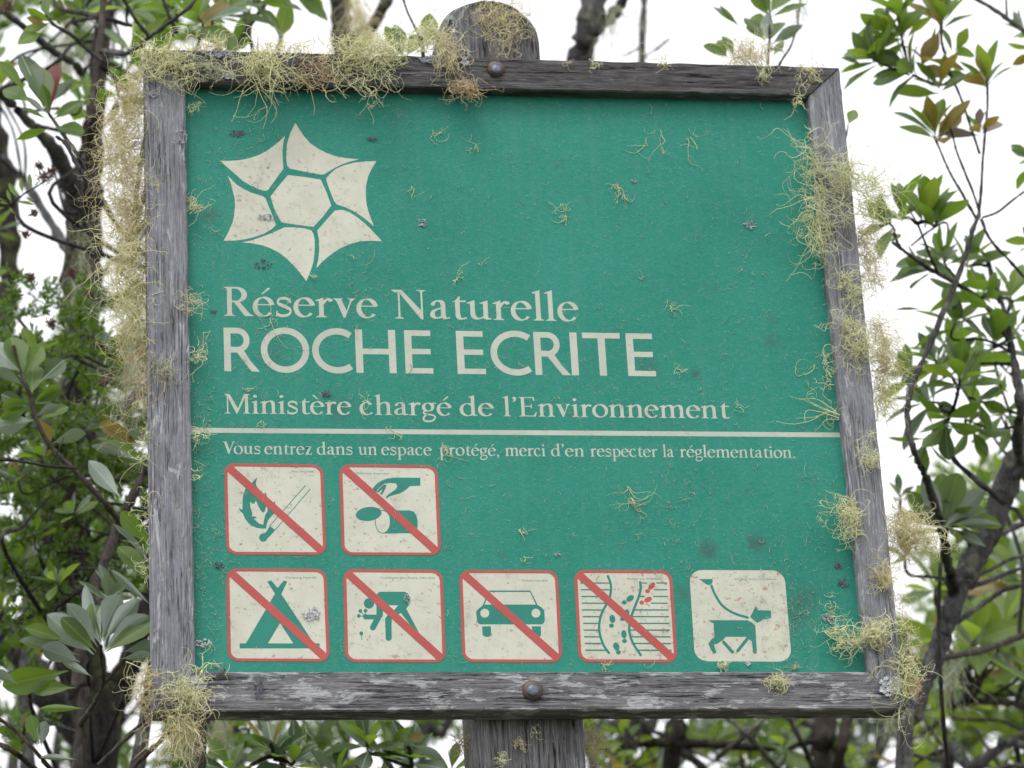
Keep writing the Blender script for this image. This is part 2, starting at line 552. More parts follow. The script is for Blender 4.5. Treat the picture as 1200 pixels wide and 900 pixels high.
# bolts
def dome(parent, name, px, py, rpx, material, h, y0, n1=8, n2=20):
    c = at(px, py, y0)
    r = rpx / ppm(c)
    V, F = [], []
    for i in range(n1):
        a = math.pi / 2 * i / n1
        for k in range(n2):
            b = 2 * math.pi * k / n2
            V.append((c[0] + r * math.cos(a) * math.cos(b), y0 - h * math.sin(a), c[2] + r * math.cos(a) * math.sin(b)))
    V.append((c[0], y0 - h, c[2]))
    for i in range(n1 - 1):
        for k in range(n2):
            k2 = (k + 1) % n2
            F.append((i * n2 + k, i * n2 + k2, (i + 1) * n2 + k2, (i + 1) * n2 + k))
    for k in range(n2):
        F.append(((n1 - 1) * n2 + k, (n1 - 1) * n2 + (k + 1) % n2, n1 * n2))
    return obj(name, V, F, material, parent, smooth=True)


for (bx, by, br, y0) in ((581, 81, 10.5, -0.002), (624, 809, 12.5, -0.001)):
    b = dome(sign, 'bolt', bx, by, br, M_RUST, 0.006, y0)
    dome(b, 'bolt_crown', bx + 0.5, by, br * 0.56, M_STEEL, 0.0024, y0 - 0.0052)

# ------------------------------------------------------------------ flat print on the sign face
LAY = [0]


class Print:
    """collects flat pieces lying on the sign face, each a hair above the one before"""
    cyc = 40

    def __init__(self, base=0.00008):
        self.v, self.f, self.m, self.y0, self.n = [], [], [], FY - base, 0
        self.y = self.y0

    def lift(self):
        self.n += 1
        self.y = self.y0 - 0.000006 * (self.n % self.cyc)

    def poly(self, pts, mi=0):
        pts = [np.asarray(p, float) for p in pts]
        self.lift()
        k = len(self.v)
        self.v += [(p[0], self.y, p[1]) for p in pts]
        for t in tessellate_polygon([[Vector((p[0], p[1], 0)) for p in pts]]):
            a, b, c = (pts[i] for i in t)
            cr = (b[0] - a[0]) * (c[1] - a[1]) - (b[1] - a[1]) * (c[0] - a[0])
            self.f.append(tuple(k + i for i in (t if cr > 0 else t[::-1])))
            self.m.append(mi)

    def strip(self, L, R, mi=0):
        self.lift()
        k = len(self.v)
        for a, b in zip(L, R):
            self.v.append((a[0], self.y, a[1])); self.v.append((b[0], self.y, b[1]))
        for i in range(len(L) - 1):
            self.f.append((k + 2 * i, k + 2 * i + 1, k + 2 * i + 3, k + 2 * i + 2)); self.m.append(mi)

    def build(self, name, mats, parent, label=None):
        o = obj(name, self.v, self.f, mats, parent, self.m)
        if label: o['label'] = label
        return o


def pp(x, y):
    """photo pixel -> (x, z) on the sign face"""
    p = at(x, y, FY)
    return np.array([p[0], p[2]])


def smooth_closed(pts, n=4):
    pts = [np.asarray(p, float) for p in pts]
    N = len(pts); out = []
    for i in range(N):
        p0, p1, p2, p3 = pts[i - 1], pts[i], pts[(i + 1) % N], pts[(i + 2) % N]
        for k in range(n):
            t = k / n
            out.append(0.5 * ((2 * p1) + (-p0 + p2) * t + (2 * p0 - 5 * p1 + 4 * p2 - p3) * t * t + (-p0 + 3 * p1 - 3 * p2 + p3) * t ** 3))
    return out


def smooth_open(pts, n=6):
    pts = [np.asarray(p, float) for p in pts]
    q = [2 * pts[0] - pts[1]] + pts + [2 * pts[-1] - pts[-2]]
    out = []
    for i in range(1, len(q) - 2):
        p0, p1, p2, p3 = q[i - 1:i + 3]
        for k in range(n):
            t = k / n
            out.append(0.5 * ((2 * p1) + (-p0 + p2) * t + (2 * p0 - 5 * p1 + 4 * p2 - p3) * t * t + (-p0 + 3 * p1 - 3 * p2 + p3) * t ** 3))
    out.append(pts[-1])
    return out


def sides(pts, hw):
    pts = [np.asarray(p, float) for p in pts]
    L, R = [], []
    for i, p in enumerate(pts):
        d = pts[min(i + 1, len(pts) - 1)] - pts[max(i - 1, 0)]
        d = d / (np.linalg.norm(d) + 1e-12)
        nn = np.array([-d[1], d[0]])
        h = hw(nn) if callable(hw) else hw
        L.append(p + nn * h); R.append(p - nn * h)
    return L, R


def ell(cx, cy, rx, ry, rot=0, n=24):
    c, s = math.cos(math.radians(rot)), math.sin(math.radians(rot))
    return [(cx + rx * math.cos(a) * c - ry * math.sin(a) * s, cy + rx * math.cos(a) * s + ry * math.sin(a) * c) for a in np.linspace(0, 2 * math.pi, n, endpoint=False)]


# --- emblem
E_ = lambda pts: [pp(240 + x / 4.286, 130 + y / 4.286) for x, y in pts]
emb = Print()
emb.poly(E_([(418, 322), (500, 332), (582, 345), (612, 410), (635, 475), (590, 535), (545, 582), (465, 572), (385, 560), (352, 500), (330, 430), (370, 378)]))
emblem = emb.build('emblem', M_CREAM, sign, 'cream six-pointed star emblem of curved tiles')
tiles = [[(455, 60), (474, 92), (500, 130), (530, 163), (570, 190), (612, 212), (660, 228), (712, 238), (775, 243), (730, 254), (690, 268), (650, 288), (600, 318), (585, 320), (500, 305), (428, 290), (414, 275), (409, 240), (412, 170), (430, 110)],
         [(403, 125), (394, 160), (390, 200), (392, 250), (395, 290), (355, 345), (318, 397), (302, 402), (270, 393), (230, 375), (190, 350), (150, 315), (112, 282), (75, 250), (120, 251), (170, 248), (220, 239), (270, 222), (308, 203), (340, 180), (374, 153)],
         [(115, 325), (130, 360), (140, 400), (150, 440), (152, 480), (148, 520), (140, 560), (120, 605), (95, 652), (150, 651), (200, 645), (250, 633), (300, 615), (335, 595), (357, 573), (345, 540), (330, 500), (305, 440), (290, 428), (230, 410), (195, 392), (160, 370)],
         [(610, 340), (630, 315), (660, 290), (700, 273), (750, 260), (805, 254), (862, 252), (838, 290), (820, 330), (810, 375), (808, 420), (811, 460), (820, 500), (834, 540), (850, 580), (805, 542), (760, 510), (710, 485), (663, 470), (650, 455), (630, 405), (611, 352)],
         [(565, 600), (600, 560), (640, 515), (655, 500), (690, 497), (725, 508), (760, 530), (795, 558), (830, 590), (860, 622), (890, 655), (835, 652), (780, 655), (730, 668), (680, 690), (645, 713), (610, 740), (585, 763), (560, 790), (570, 745), (575, 700), (574, 650), (567, 612)],
         [(185, 660), (230, 652), (280, 635), (340, 612), (400, 585), (450, 585), (500, 590), (535, 600), (546, 618), (552, 650), (552, 680), (550, 720), (545, 760), (530, 808), (510, 855), (482, 818), (450, 780), (412, 742), (370, 710), (330, 690), (290, 675), (240, 665)]]
for t in tiles:
    q = Print(); q.poly(E_(t)); q.build('emblem_tile', M_CREAM, emblem)


# --- letters ---------------------------------------------------------------
def bez(p0, p1, p2, p3, n=10):
    p0, p1, p2, p3 = map(np.array, (p0, p1, p2, p3))
    return [(1 - t) ** 3 * p0 + 3 * (1 - t) ** 2 * t * p1 + 3 * (1 - t) * t * t * p2 + t ** 3 * p3 for t in np.linspace(0, 1, n)]


def arc(cx, cy, rx, ry, a0, a1, n=22):
    return [np.array([cx + rx * math.cos(math.radians(a)), cy + ry * math.sin(math.radians(a))]) for a in np.linspace(a0, a1, n)]


SW = 0.059      # half stem


def nib(a=0.066, b=0.021, phi=16):
    e = np.array([math.cos(math.radians(phi)), math.sin(math.radians(phi))])
    e2 = np.array([-e[1], e[0]])
    return lambda n: math.sqrt((a * np.dot(n, e)) ** 2 + (b * np.dot(n, e2)) ** 2)


NB = nib()


def foot(x, y=0, s=SW, wl=0.075, wr=0.075):
    return ('p', [(x - s - wl, y), (x + s + wr, y), (x + s + wr, y + 0.022), (x + s + 0.02, y + 0.045), (x + s, y + 0.085), (x - s, y + 0.085), (x - s - 0.02, y + 0.045), (x - s - wl, y + 0.022)])


def cap(x, y=1, s=SW, wl=0.075, wr=0.075):
    return ('p', [(x - s - wl, y), (x - s - wl, y - 0.022), (x - s - 0.02, y - 0.045), (x - s, y - 0.085), (x + s, y - 0.085), (x + s + 0.02, y - 0.045), (x + s + wr, y - 0.022), (x + s + wr, y)])


def flag(x, y, s=SW):
    return ('p', [(x - s - 0.085, y - 0.075), (x - s * 0.2, y - 0.015), (x + s, y + 0.02), (x + s, y - 0.12), (x - s, y - 0.15), (x - s, y - 0.105), (x - s - 0.085, y - 0.098)])


def st(x, y0, y1, s=SW):
    return ('p', [(x - s, y0), (x + s, y0), (x + s, y1), (x - s, y1)])


def stroke(pts, a=0.061, b=0.020, phi=16):
    return ('s', pts, nib(a, b, phi))


def disc(x, y, r, r2=None):
    return ('p', ell(x, y, r, r2 or r))


X = 0.66
bowl_l = arc(0.29, 0.33, 0.215, 0.325, 0, 360, 40)


def arch(x0, x1):
    """shoulder of n, m, h"""
    return [stroke(bez((x0 + 0.02, 0.5), (x0 + 0.1, 0.62), (x0 + 0.2, 0.665), (x1 - 0.09, 0.64), 8) + bez((x1 - 0.09, 0.64), (x1 - 0.01, 0.615), (x1, 0.54), (x1, 0.42), 7)[1:], 0.066, 0.026, 20), st(x1, 0, 0.45), foot(x1)]


def glyph(c):
    """-> (items, advance); cap height = 1"""
    if c == 'o': return [stroke(arc(0.3, 0.33, 0.235, 0.32, 0, 360, 40), 0.063, 0.020, 20)], 0.6
    if c in 'eéè':
        it = [stroke(arc(0.285, 0.33, 0.215, 0.318, 12, 322, 34), 0.063, 0.020, 18), ('p', [(0.09, 0.385), (0.50, 0.385), (0.515, 0.42), (0.09, 0.425)])]
        if c == 'é': it.append(('p', [(0.235, 0.775), (0.27, 0.76), (0.46, 0.955), (0.445, 0.99), (0.395, 0.985)]))
        if c == 'è': it.append(('p', [(0.335, 0.775), (0.30, 0.76), (0.11, 0.955), (0.125, 0.99), (0.175, 0.985)]))
        return it, 0.555
    if c == 'c': return [stroke(arc(0.285, 0.33, 0.215, 0.318, 62, 320, 30), 0.063, 0.020, 18), disc(0.405, 0.555, 0.058, 0.05)], 0.53
    if c == 's': return [stroke(bez((0.40, 0.49), (0.38, 0.60), (0.32, 0.635), (0.235, 0.635)) + bez((0.235, 0.635), (0.08, 0.635), (0.04, 0.46), (0.17, 0.39))[1:] + bez((0.17, 0.39), (0.27, 0.34), (0.43, 0.31), (0.405, 0.165))[1:] + bez((0.405, 0.165), (0.385, 0.03), (0.14, -0.03), (0.07, 0.10))[1:], 0.05, 0.026, 85), ('p', [(0.385, 0.63), (0.415, 0.63), (0.425, 0.47), (0.39, 0.47)]), ('p', [(0.04, 0.0), (0.065, 0.0), (0.085, 0.19), (0.045, 0.19)]), ('s', [np.array((0.13, 0.43)), np.array((0.25, 0.36)), np.array((0.38, 0.27))], nib(0.04, 0.058, 0))], 0.47
    if c == 'a': return [stroke(bez((0.115, 0.49), (0.15, 0.62), (0.24, 0.64), (0.28, 0.635)) + bez((0.28, 0.635), (0.37, 0.62), (0.38, 0.54), (0.38, 0.46))[1:], 0.062, 0.024, 16), disc(0.125, 0.51, 0.055, 0.048), st(0.38, 0.12, 0.48), stroke(bez((0.375, 0.39), (0.2, 0.35), (0.1, 0.28), (0.105, 0.16), 9) + bez((0.105, 0.16), (0.11, 0.01), (0.27, 0.0), (0.38, 0.12), 9)[1:], 0.062, 0.024, 10), stroke(bez((0.38, 0.16), (0.38, 0.03), (0.44, 0.0), (0.545, 0.06), 8), 0.062, 0.022, 20)], 0.55
    if c == 'r': return [st(0.16, 0, 0.58), foot(0.16), flag(0.16, X), stroke(bez((0.2, 0.46), (0.25, 0.58), (0.30, 0.63), (0.38, 0.635), 8), 0.04, 0.035, 20), disc(0.39, 0.595, 0.062, 0.055)], 0.46
    if c == 'n': return [st(0.16, 0, 0.58), foot(0.16), flag(0.16, X)] + arch(0.16, 0.51), 0.67
    if c == 'm': return [st(0.16, 0, 0.58), foot(0.16), flag(0.16, X)] + arch(0.16, 0.50) + arch(0.50, 0.84), 1.0
    if c == 'h': return [st(0.16, 0, 0.98), foot(0.16), flag(0.16, 1.05)] + arch(0.16, 0.51), 0.67
    if c == 'l': return [st(0.16, 0, 0.98), foot(0.16), flag(0.16, 1.05)], 0.32
    if c == 'i': return [st(0.16, 0, 0.58), foot(0.16), flag(0.16, X), disc(0.15, 0.89, 0.075)], 0.32
    if c == 't': return [st(0.2, 0.13, 0.66), ('p', [(0.04, 0.61), (0.136, 0.64), (0.264, 0.83), (0.264, 0.66), (0.42, 0.66), (0.41, 0.605), (0.136, 0.605)]), stroke(bez((0.2, 0.18), (0.2, 0.0), (0.3, -0.01), (0.42, 0.06), 10), 0.064, 0.024, 14)], 0.42
    if c == 'u': return [st(0.16, 0.2, 0.58), flag(0.16, X), st(0.49, 0.03, 0.58), flag(0.49, X), stroke(bez((0.16, 0.24), (0.16, 0.02), (0.3, -0.02), (0.47, 0.12), 12), 0.064, 0.024, 20), ('p', [(0.49, 0.0), (0.63, 0.02), (0.63, 0.05), (0.554, 0.07), (0.49, 0.1)])], 0.66
    if c == 'v': return [('p', [(0.06, X), (0.2, X), (0.345, 0.22), (0.29, 0.0), (0.255, 0.0)]), ('p', [(0.255, 0.0), (0.30, 0.0), (0.50, X), (0.45, X), (0.33, 0.2)]), cap(0.13, X, 0.06, 0.06, 0.06), cap(0.475, X, 0.025, 0.07, 0.06)], 0.58
    if c == 'z': return [('p', [(0.05, 0.0), (0.2, 0.0), (0.47, X), (0.32, X)]), ('p', [(0.08, 0.61), (0.47, 0.61), (0.47, X), (0.10, X), (0.07, 0.49), (0.095, 0.49)]), ('p', [(0.05, 0.0), (0.46, 0.0), (0.5, 0.2), (0.475, 0.2), (0.42, 0.05), (0.05, 0.05)])], 0.53
    if c == 'd': return [stroke(arc(0.29, 0.32, 0.215, 0.31, 30, 335, 30), 0.061, 0.020, 14), st(0.47, 0.03, 0.98), flag(0.47, 1.05), ('p', [(0.47, 0.0), (0.61, 0.02), (0.61, 0.05), (0.534, 0.07), (0.47, 0.1)])], 0.63
    if c == 'p': return [st(0.16, -0.36, 0.58), foot(0.16, -0.38), flag(0.16, X), stroke(arc(0.32, 0.325, 0.22, 0.31, 148, -150, 30), 0.061, 0.020, 18)], 0.62
    if c == 'g': return [stroke(arc(0.25, 0.43, 0.165, 0.205, 0, 360, 30), 0.058, 0.022, 14), stroke(bez((0.16, 0.26), (0.02, 0.15), (0.08, 0.07), (0.22, 0.05), 9) + bez((0.22, 0.05), (0.38, 0.04), (0.50, 0.02), (0.485, -0.12), 9)[1:] + bez((0.485, -0.12), (0.44, -0.35), (0.06, -0.36), (0.065, -0.17), 12)[1:] + bez((0.065, -0.17), (0.07, -0.06), (0.15, 0.0), (0.23, 0.04), 8)[1:], 0.042, 0.030, 80), ('p', [(0.37, 0.56), (0.47, 0.59), (0.53, 0.6), (0.53, 0.655), (0.40, 0.655), (0.35, 0.60)])], 0.54
    if c == 'q': return glyph('d')
    if c == '.': return [disc(0.12, 0.055, 0.075)], 0.25
    if c == ',': return [disc(0.12, 0.055, 0.072), ('p', [(0.19, 0.06), (0.12, -0.01), (0.05, -0.16), (0.08, -0.17), (0.17, -0.07)])], 0.25
    if c == "'": return [disc(0.13, 0.94, 0.07), ('p', [(0.20, 0.94), (0.13, 0.87), (0.06, 0.74), (0.09, 0.73), (0.18, 0.82)])], 0.24
    if c == 'R': return [st(0.19, 0, 1), foot(0.19), cap(0.19), stroke([np.array(q) for q in ((0.19, 0.965), (0.32, 0.97))] + arc(0.35, 0.735, 0.215, 0.235, 88, -90, 20) + [np.array((0.19, 0.50))], 0.07, 0.028, 4), ('p', [(0.28, 0.5), (0.42, 0.53), (0.70, 0.07), (0.78, 0.03), (0.78, 0.0), (0.57, 0.0)])], 0.76
    if c == 'N': return [st(0.2, 0, 1, 0.024), foot(0.2, 0, 0.024, 0.09, 0.09), cap(0.13, 1, 0.05, 0.06, 0.02), ('p', [(0.15, 1.0), (0.28, 1.0), (0.80, 0.22), (0.80, -0.02), (0.75, -0.02)]), st(0.775, -0.01, 1, 0.024), cap(0.775, 1, 0.024, 0.1, 0.09)], 0.93
    if c == 'M': return [st(0.17, 0, 1, 0.024), foot(0.17, 0, 0.024, 0.1, 0.09), cap(0.15, 1, 0.04, 0.06, 0.0), ('p', [(0.13, 1.0), (0.25, 1.0), (0.55, 0.26), (0.52, 0.0), (0.49, 0.0)]), ('p', [(0.49, 0.0), (0.535, 0.0), (0.86, 0.93), (0.86, 1.0), (0.80, 1.0), (0.53, 0.2)]), st(0.88, 0, 1, SW), foot(0.88), cap(0.89, 1, 0.05, 0.0, 0.08)], 1.05
    if c == 'E': return [st(0.19, 0, 1), foot(0.19), cap(0.19), ('p', [(0.2, 0.955), (0.2, 1.0), (0.62, 1.0), (0.63, 0.80), (0.60, 0.80), (0.55, 0.955)]), ('p', [(0.2, 0.5), (0.2, 0.545), (0.47, 0.545), (0.50, 0.64), (0.525, 0.64), (0.525, 0.41), (0.50, 0.41), (0.47, 0.5)]), ('p', [(0.2, 0.0), (0.65, 0.0), (0.70, 0.23), (0.67, 0.23), (0.57, 0.045), (0.2, 0.045)])], 0.72
    if c == 'V': return [('p', [(0.06, 1), (0.21, 1), (0.42, 0.3), (0.36, -0.01), (0.33, -0.01)]), ('p', [(0.33, -0.01), (0.375, -0.01), (0.68, 1), (0.63, 1), (0.40, 0.27)]), cap(0.135, 1, 0.06, 0.08, 0.08), cap(0.655, 1, 0.024, 0.09, 0.08)], 0.66
    return [], 0.3


def gill(c):
    u = 0.073
    U = lambda n: u
    if c == 'R': return [('p', [(0, 0), (0.15, 0), (0.15, 1), (0, 1)]), ('s', [np.array((0.07, 0.935)), np.array((0.29, 0.935))] + arc(0.30, 0.715, 0.205, 0.22, 90, -90, 18) + [np.array((0.07, 0.495))], lambda n: 0.066), ('p', [(0.22, 0.53), (0.40, 0.54), (0.58, 0.24), (0.78, 0.0), (0.60, 0.0), (0.45, 0.2)])], 0.80
    if c == 'O': return [('s', arc(0.55, 0.5, 0.465, 0.45, 0, 360, 48), U)], 1.15
    if c == 'C': return [('s', arc(0.56, 0.5, 0.485, 0.45, 52, 308, 40), U), ], 0.97
    if c == 'H': return [('p', [(0, 0), (0.16, 0), (0.16, 1), (0, 1)]), ('p', [(0.74, 0), (0.90, 0), (0.90, 1), (0.74, 1)]), ('p', [(0.1, 0.43), (0.8, 0.43), (0.8, 0.56), (0.1, 0.56)])], 1.10
    if c == 'E': return [('p', [(0, 0), (0.16, 0), (0.16, 1), (0, 1)]), ('p', [(0.1, 0.87), (0.59, 0.87), (0.59, 1), (0.1, 1)]), ('p', [(0.1, 0.445), (0.58, 0.445), (0.58, 0.57), (0.1, 0.57)]), ('p', [(0.1, 0), (0.62, 0), (0.62, 0.125), (0.1, 0.125)])], 0.74
    if c == 'I': return [('p', [(0, 0), (0.16, 0), (0.16, 1), (0, 1)])], 0.28
    if c == 'T': return [('p', [(0.34, 0), (0.50, 0), (0.50, 0.95), (0.34, 0.95)]), ('p', [(0.0, 0.87), (0.84, 0.87), (0.84, 1), (0.0, 1)])], 0.97
    return [], 0.4


def write_line(words, font, cap_l, base_l, base_r, xr, label):
    """words: [(text, x_left, x_right)]; baseline runs from base_l to base_r (photo y) at x 262..xr"""
    x0 = words[0][1]
    for (txt, xa, xb) in words:
        pr_ = Print()
        pr_.cyc = 15
        ya = base_l + (base_r - base_l) * (xa - x0) / (xr - x0)
        yb = base_l + (base_r - base_l) * (xb - x0) / (xr - x0)
        A, B = pp(xa, ya), pp(xb, yb)
        up = pp(x0 - 0.5, cap_l)[1] - pp(x0, base_l)[1]      # cap height in metres
        items, pen = [], 0.0
        lo, hi = 1e9, -1e9
        for ch in txt:
            its, adv = font(ch)
            for it in its:
                for p in it[1]:
                    lo = min(lo, pen + p[0]); hi = max(hi, pen + p[0])
            items.append((pen, its)); pen += adv
        sx = (B[0] - A[0]) / (hi - lo)
        zz = (A[1] + B[1]) / 2
        for pen, its in items:
            def T(p): return np.array([A[0] + (pen + p[0] - lo) * sx, zz + p[1] * up])
            for it in its:
                if it[0] == 'p': pr_.poly([T(p) for p in it[1]])
                else:
                    L, R = sides(it[1], it[2])
                    pr_.strip([T(p) for p in R], [T(p) for p in L])
        pr_.build('lettering', M_LETTER, sign, 'the word ' + txt.strip('.,') + ', ' + label)


write_line([('Réserve', 263, 441.5), ('Naturelle', 460, 677)], glyph, 336, 370, 376.5, 677, 'in cream serif lettering under the star emblem')
write_line([('ROCHE', 263, 508), ('ECRITE', 536.5, 769)], gill, 384, 435, 441, 769, 'in large cream capitals')
write_line([('Ministère', 263, 411), ('chargé', 423.5, 528.5), ('de', 541, 578), ("l'Environnement", 590, 855.5)], glyph, 461.5, 484.5, 490.5, 855, 'in serif lettering just above the divider line')
write_line([('Vous', 261.5, 305), ('entrez', 311, 366), ('dans', 372.5, 413), ('un', 420, 442), ('espace', 448, 505.5), ('protégé,', 515, 585), ('merci', 592, 639.5), ("d'en", 647, 685), ('respecter', 692, 771), ('la', 777, 790), ('réglementation.', 797, 932)],
           glyph, 517.5, 532, 536.8, 932, 'in the small serif sentence under the divider line')
q = Print()
q.poly([pp(222, 507), pp(990, 512.5), pp(990, 507), pp(222, 501.3)])
q.build('divider_line', M_LETTER, sign)

# --- pictograms: (outer corners TL TR BR BL in photo px)
def lerp_quad(Q, u, v_):
    a = Q[0] + (Q[1] - Q[0]) * u
    b = Q[3] + (Q[2] - Q[3]) * u
    return a + (b - a) * v_


def rrect(Q, ins, rad, n=7):
    pts = []
    for (cx_, cy_, a0) in ((1 - ins - rad, ins + rad, -90), (1 - ins - rad, 1 - ins - rad, 0), (ins + rad, 1 - ins - rad, 90), (ins + rad, ins + rad, 180)):
        for k in range(n + 1):
            a = math.radians(a0 + 90 * k / n)
            pts.append(lerp_quad(Q, cx_ + rad * math.cos(a), cy_ + rad * math.sin(a)))
    return pts[::-1]


def picto(corners, org, label, draw, caption, cap_xy, cap_w, red=True, extra=None):
    Q = [pp(*c) for c in corners]
    Z = lambda x, y: pp(org[0] + x / 6.92, org[1] + y / 6.92)
    f_ = Print(0.00008)
    f_.poly(rrect(Q, 0.005, 0.11 if red else 0.13))
    field = f_.build('pictogram', M_CREAM_SPOTTED if ('dog' in label or 'path' in label) else M_CREAM, sign, label)
    s_ = Print(0.00012)

    class D:
        def poly(self, pts, mi=0): s_.poly([Z(*p) for p in pts], mi)
        def sm(self, pts, mi=0): s_.poly([Z(*p) for p in smooth_closed(pts, 3)], mi)
        def ell(self, x, y, rx, ry=None, rot=0, mi=0): s_.poly([Z(*p) for p in ell(x, y, rx, ry or rx, rot)], mi)
        def line(self, pts, hw, mi=0, smooth=False, rnd=False):
            pts = smooth_open(pts) if smooth else pts
            L, R = sides(pts, hw)
            s_.strip([Z(*p) for p in L], [Z(*p) for p in R], mi)
            if rnd:
                for p in (pts[0], pts[-1]): self.ell(p[0], p[1], hw, hw, 0, mi)
    draw(D())
    s_.build('symbol', [M_GREEN, M_CREAM, M_RED], field)
    if red:
        r_ = Print(0.00038)
        o_, i_ = rrect(Q, 0.0, 0.11), rrect(Q, 0.031, 0.082)
        r_.strip(o_ + o_[:1], i_ + i_[:1])
        r_.build('border', M_RED, field)
        b_ = Print(0.00041)
        b_.poly([lerp_quad(Q, *p) for p in ((0.02, 0.078), (0.03, 0.03), (0.078, 0.02), (0.98, 0.922), (0.97, 0.97), (0.922, 0.98))][::-1])
        b_.build('slash', M_RED, field)
    # small printed caption
    cu = bpy.data.curves.new('caption', 'FONT')
    cu.body = caption
    cu.resolution_u = 2
    tmp = bpy.data.objects.new('tmp', cu)
    COL.objects.link(tmp)
    bpy.context.view_layer.update()
    me = bpy.data.meshes.new_from_object(tmp.evaluated_get(bpy.context.evaluated_depsgraph_get()))
    vs = np.array([v_.co[:] for v_ in me.vertices]); fs = [tuple(p.vertices) for p in me.polygons]
    bpy.data.objects.remove(tmp); bpy.data.curves.remove(cu); bpy.data.meshes.remove(me)
    A, B = Z(*cap_xy), Z(cap_xy[0] + cap_w, cap_xy[1] + cap_w * 0.006)
    sx = (B[0] - A[0]) / (vs[:, 0].max() - vs[:, 0].min())
    hh = 0.0026 / 0.73
    vv = [(A[0] + (p[0] - vs[:, 0].min()) * sx, FY - 0.00014, A[1] + p[1] * hh) for p in vs]
    obj('caption', vv, fs, M_GREEN, field)
    return field


def d_fire(d):
    d.poly([(358, 203), (335, 222), (318, 242), (300, 262), (262, 292), (245, 335), (236, 390), (236, 465), (222, 462), (208, 445), (216, 475), (240, 497), (258, 540), (280, 570), (305, 592), (350, 613), (400, 620), (430, 618), (432, 590), (445, 550), (470, 520), (497, 492), (505, 470), (500, 390), (488, 415), (470, 420), (440, 370), (422, 318), (410, 350), (370, 300), (345, 265), (346, 240)])
    d.poly([(345, 392), (333, 418), (318, 417), (297, 403), (302, 450), (318, 500), (310, 518), (335, 520), (357, 532), (330, 540), (370, 578), (405, 588), (410, 550), (420, 510), (438, 480), (440, 455), (428, 438), (418, 480), (402, 492), (385, 475), (368, 445), (355, 415)], 1)
    d.line([(455, 600), (747, 270), (785, 300), (500, 632)], 3.2)
    d.poly([(457, 598), (503, 630), (470, 668), (440, 700), (400, 665), (430, 645)])
    d.ell(405, 692, 34)


def d_trash(d):
    d.poly([(745, 207), (745, 272), (660, 275), (640, 295), (612, 316), (575, 335), (520, 350), (490, 360), (465, 378), (470, 355), (490, 338), (520, 318), (545, 300), (557, 278), (552, 258), (530, 251), (490, 250), (455, 256), (425, 275), (395, 305), (385, 330), (355, 300), (370, 278), (400, 248), (430, 230), (480, 212), (550, 205)])
    d.poly([(470, 263), (463, 290), (448, 320), (434, 345), (415, 340), (430, 318), (438, 300), (420, 312), (402, 330), (390, 322), (410, 297), (430, 276), (450, 265)])
    d.poly([(440, 472), (655, 472), (690, 480), (712, 510), (722, 550), (723, 600), (715, 640), (690, 657), (440, 657), (470, 640), (490, 610), (500, 565), (492, 520), (475, 488)])
    d.line(ell(440, 563, 61, 93, 0, 30) + [ell(440, 563, 61, 93, 0, 30)[0]], 3)
    d.line([(425, 472), (560, 472)], 3)
    d.line([(440, 656), (560, 656)], 3)
    d.ell(325, 500, 105, 57, -7)


def d_tent(d):
    d.poly([(437, 184), (470, 174), (522, 236), (572, 174), (600, 184), (552, 285), (822, 695), (258, 695), (500, 282)])
    d.poly([(213, 685), (213, 726), (862, 726), (862, 685)])
    d.poly([(541, 522), (443, 685), (648, 685)], 1)


def d_pick(d):
    d.poly([(356, 290), (372, 270), (390, 266), (585, 266), (610, 280), (624, 310), (624, 350), (612, 382), (597, 402), (560, 440), (552, 438), (498, 470), (478, 485), (478, 520), (424, 520), (424, 482), (440, 462), (470, 440), (500, 412), (530, 378), (450, 374), (405, 360), (360, 330)])
    d.line([(451, 500), (453, 640)], 25, rnd=True)
    d.poly([(545, 430), (595, 402), (705, 610), (672, 590)])
    d.ell(293, 361, 42)
    d.line([(380, 330), (380, 455)], 26, rnd=True)
    d.line([(380, 452), (325, 556)], 24, rnd=True)
    d.poly([(250, 452), (370, 452), (370, 490), (250, 490)])
    d.ell(265, 467, 20)
    for (x, y) in ((223, 422), (266, 420), (210, 462)):
        d.ell(x, y, 15); d.line([(x, y), (258, 465)], 3)
    d.ell(231, 604, 16); d.line([(232, 610), (236, 655)], 3)


def d_car(d):
    d.poly([(288, 370), (720, 370), (752, 388), (780, 415), (786, 500), (778, 518), (762, 531), (258, 531), (242, 520), (234, 500), (228, 430), (242, 408), (268, 388)])
    d.ell(298, 440, 36, mi=1); d.ell(713, 440, 36, mi=1)
    d.line([(288, 372), (338, 262), (665, 262), (720, 372)], 6)
    d.poly([(277, 547), (347, 547), (350, 615), (338, 630), (318, 634), (295, 630), (280, 616)])
    d.poly([(680, 547), (752, 547), (755, 615), (745, 630), (722, 634), (700, 630), (684, 616)])


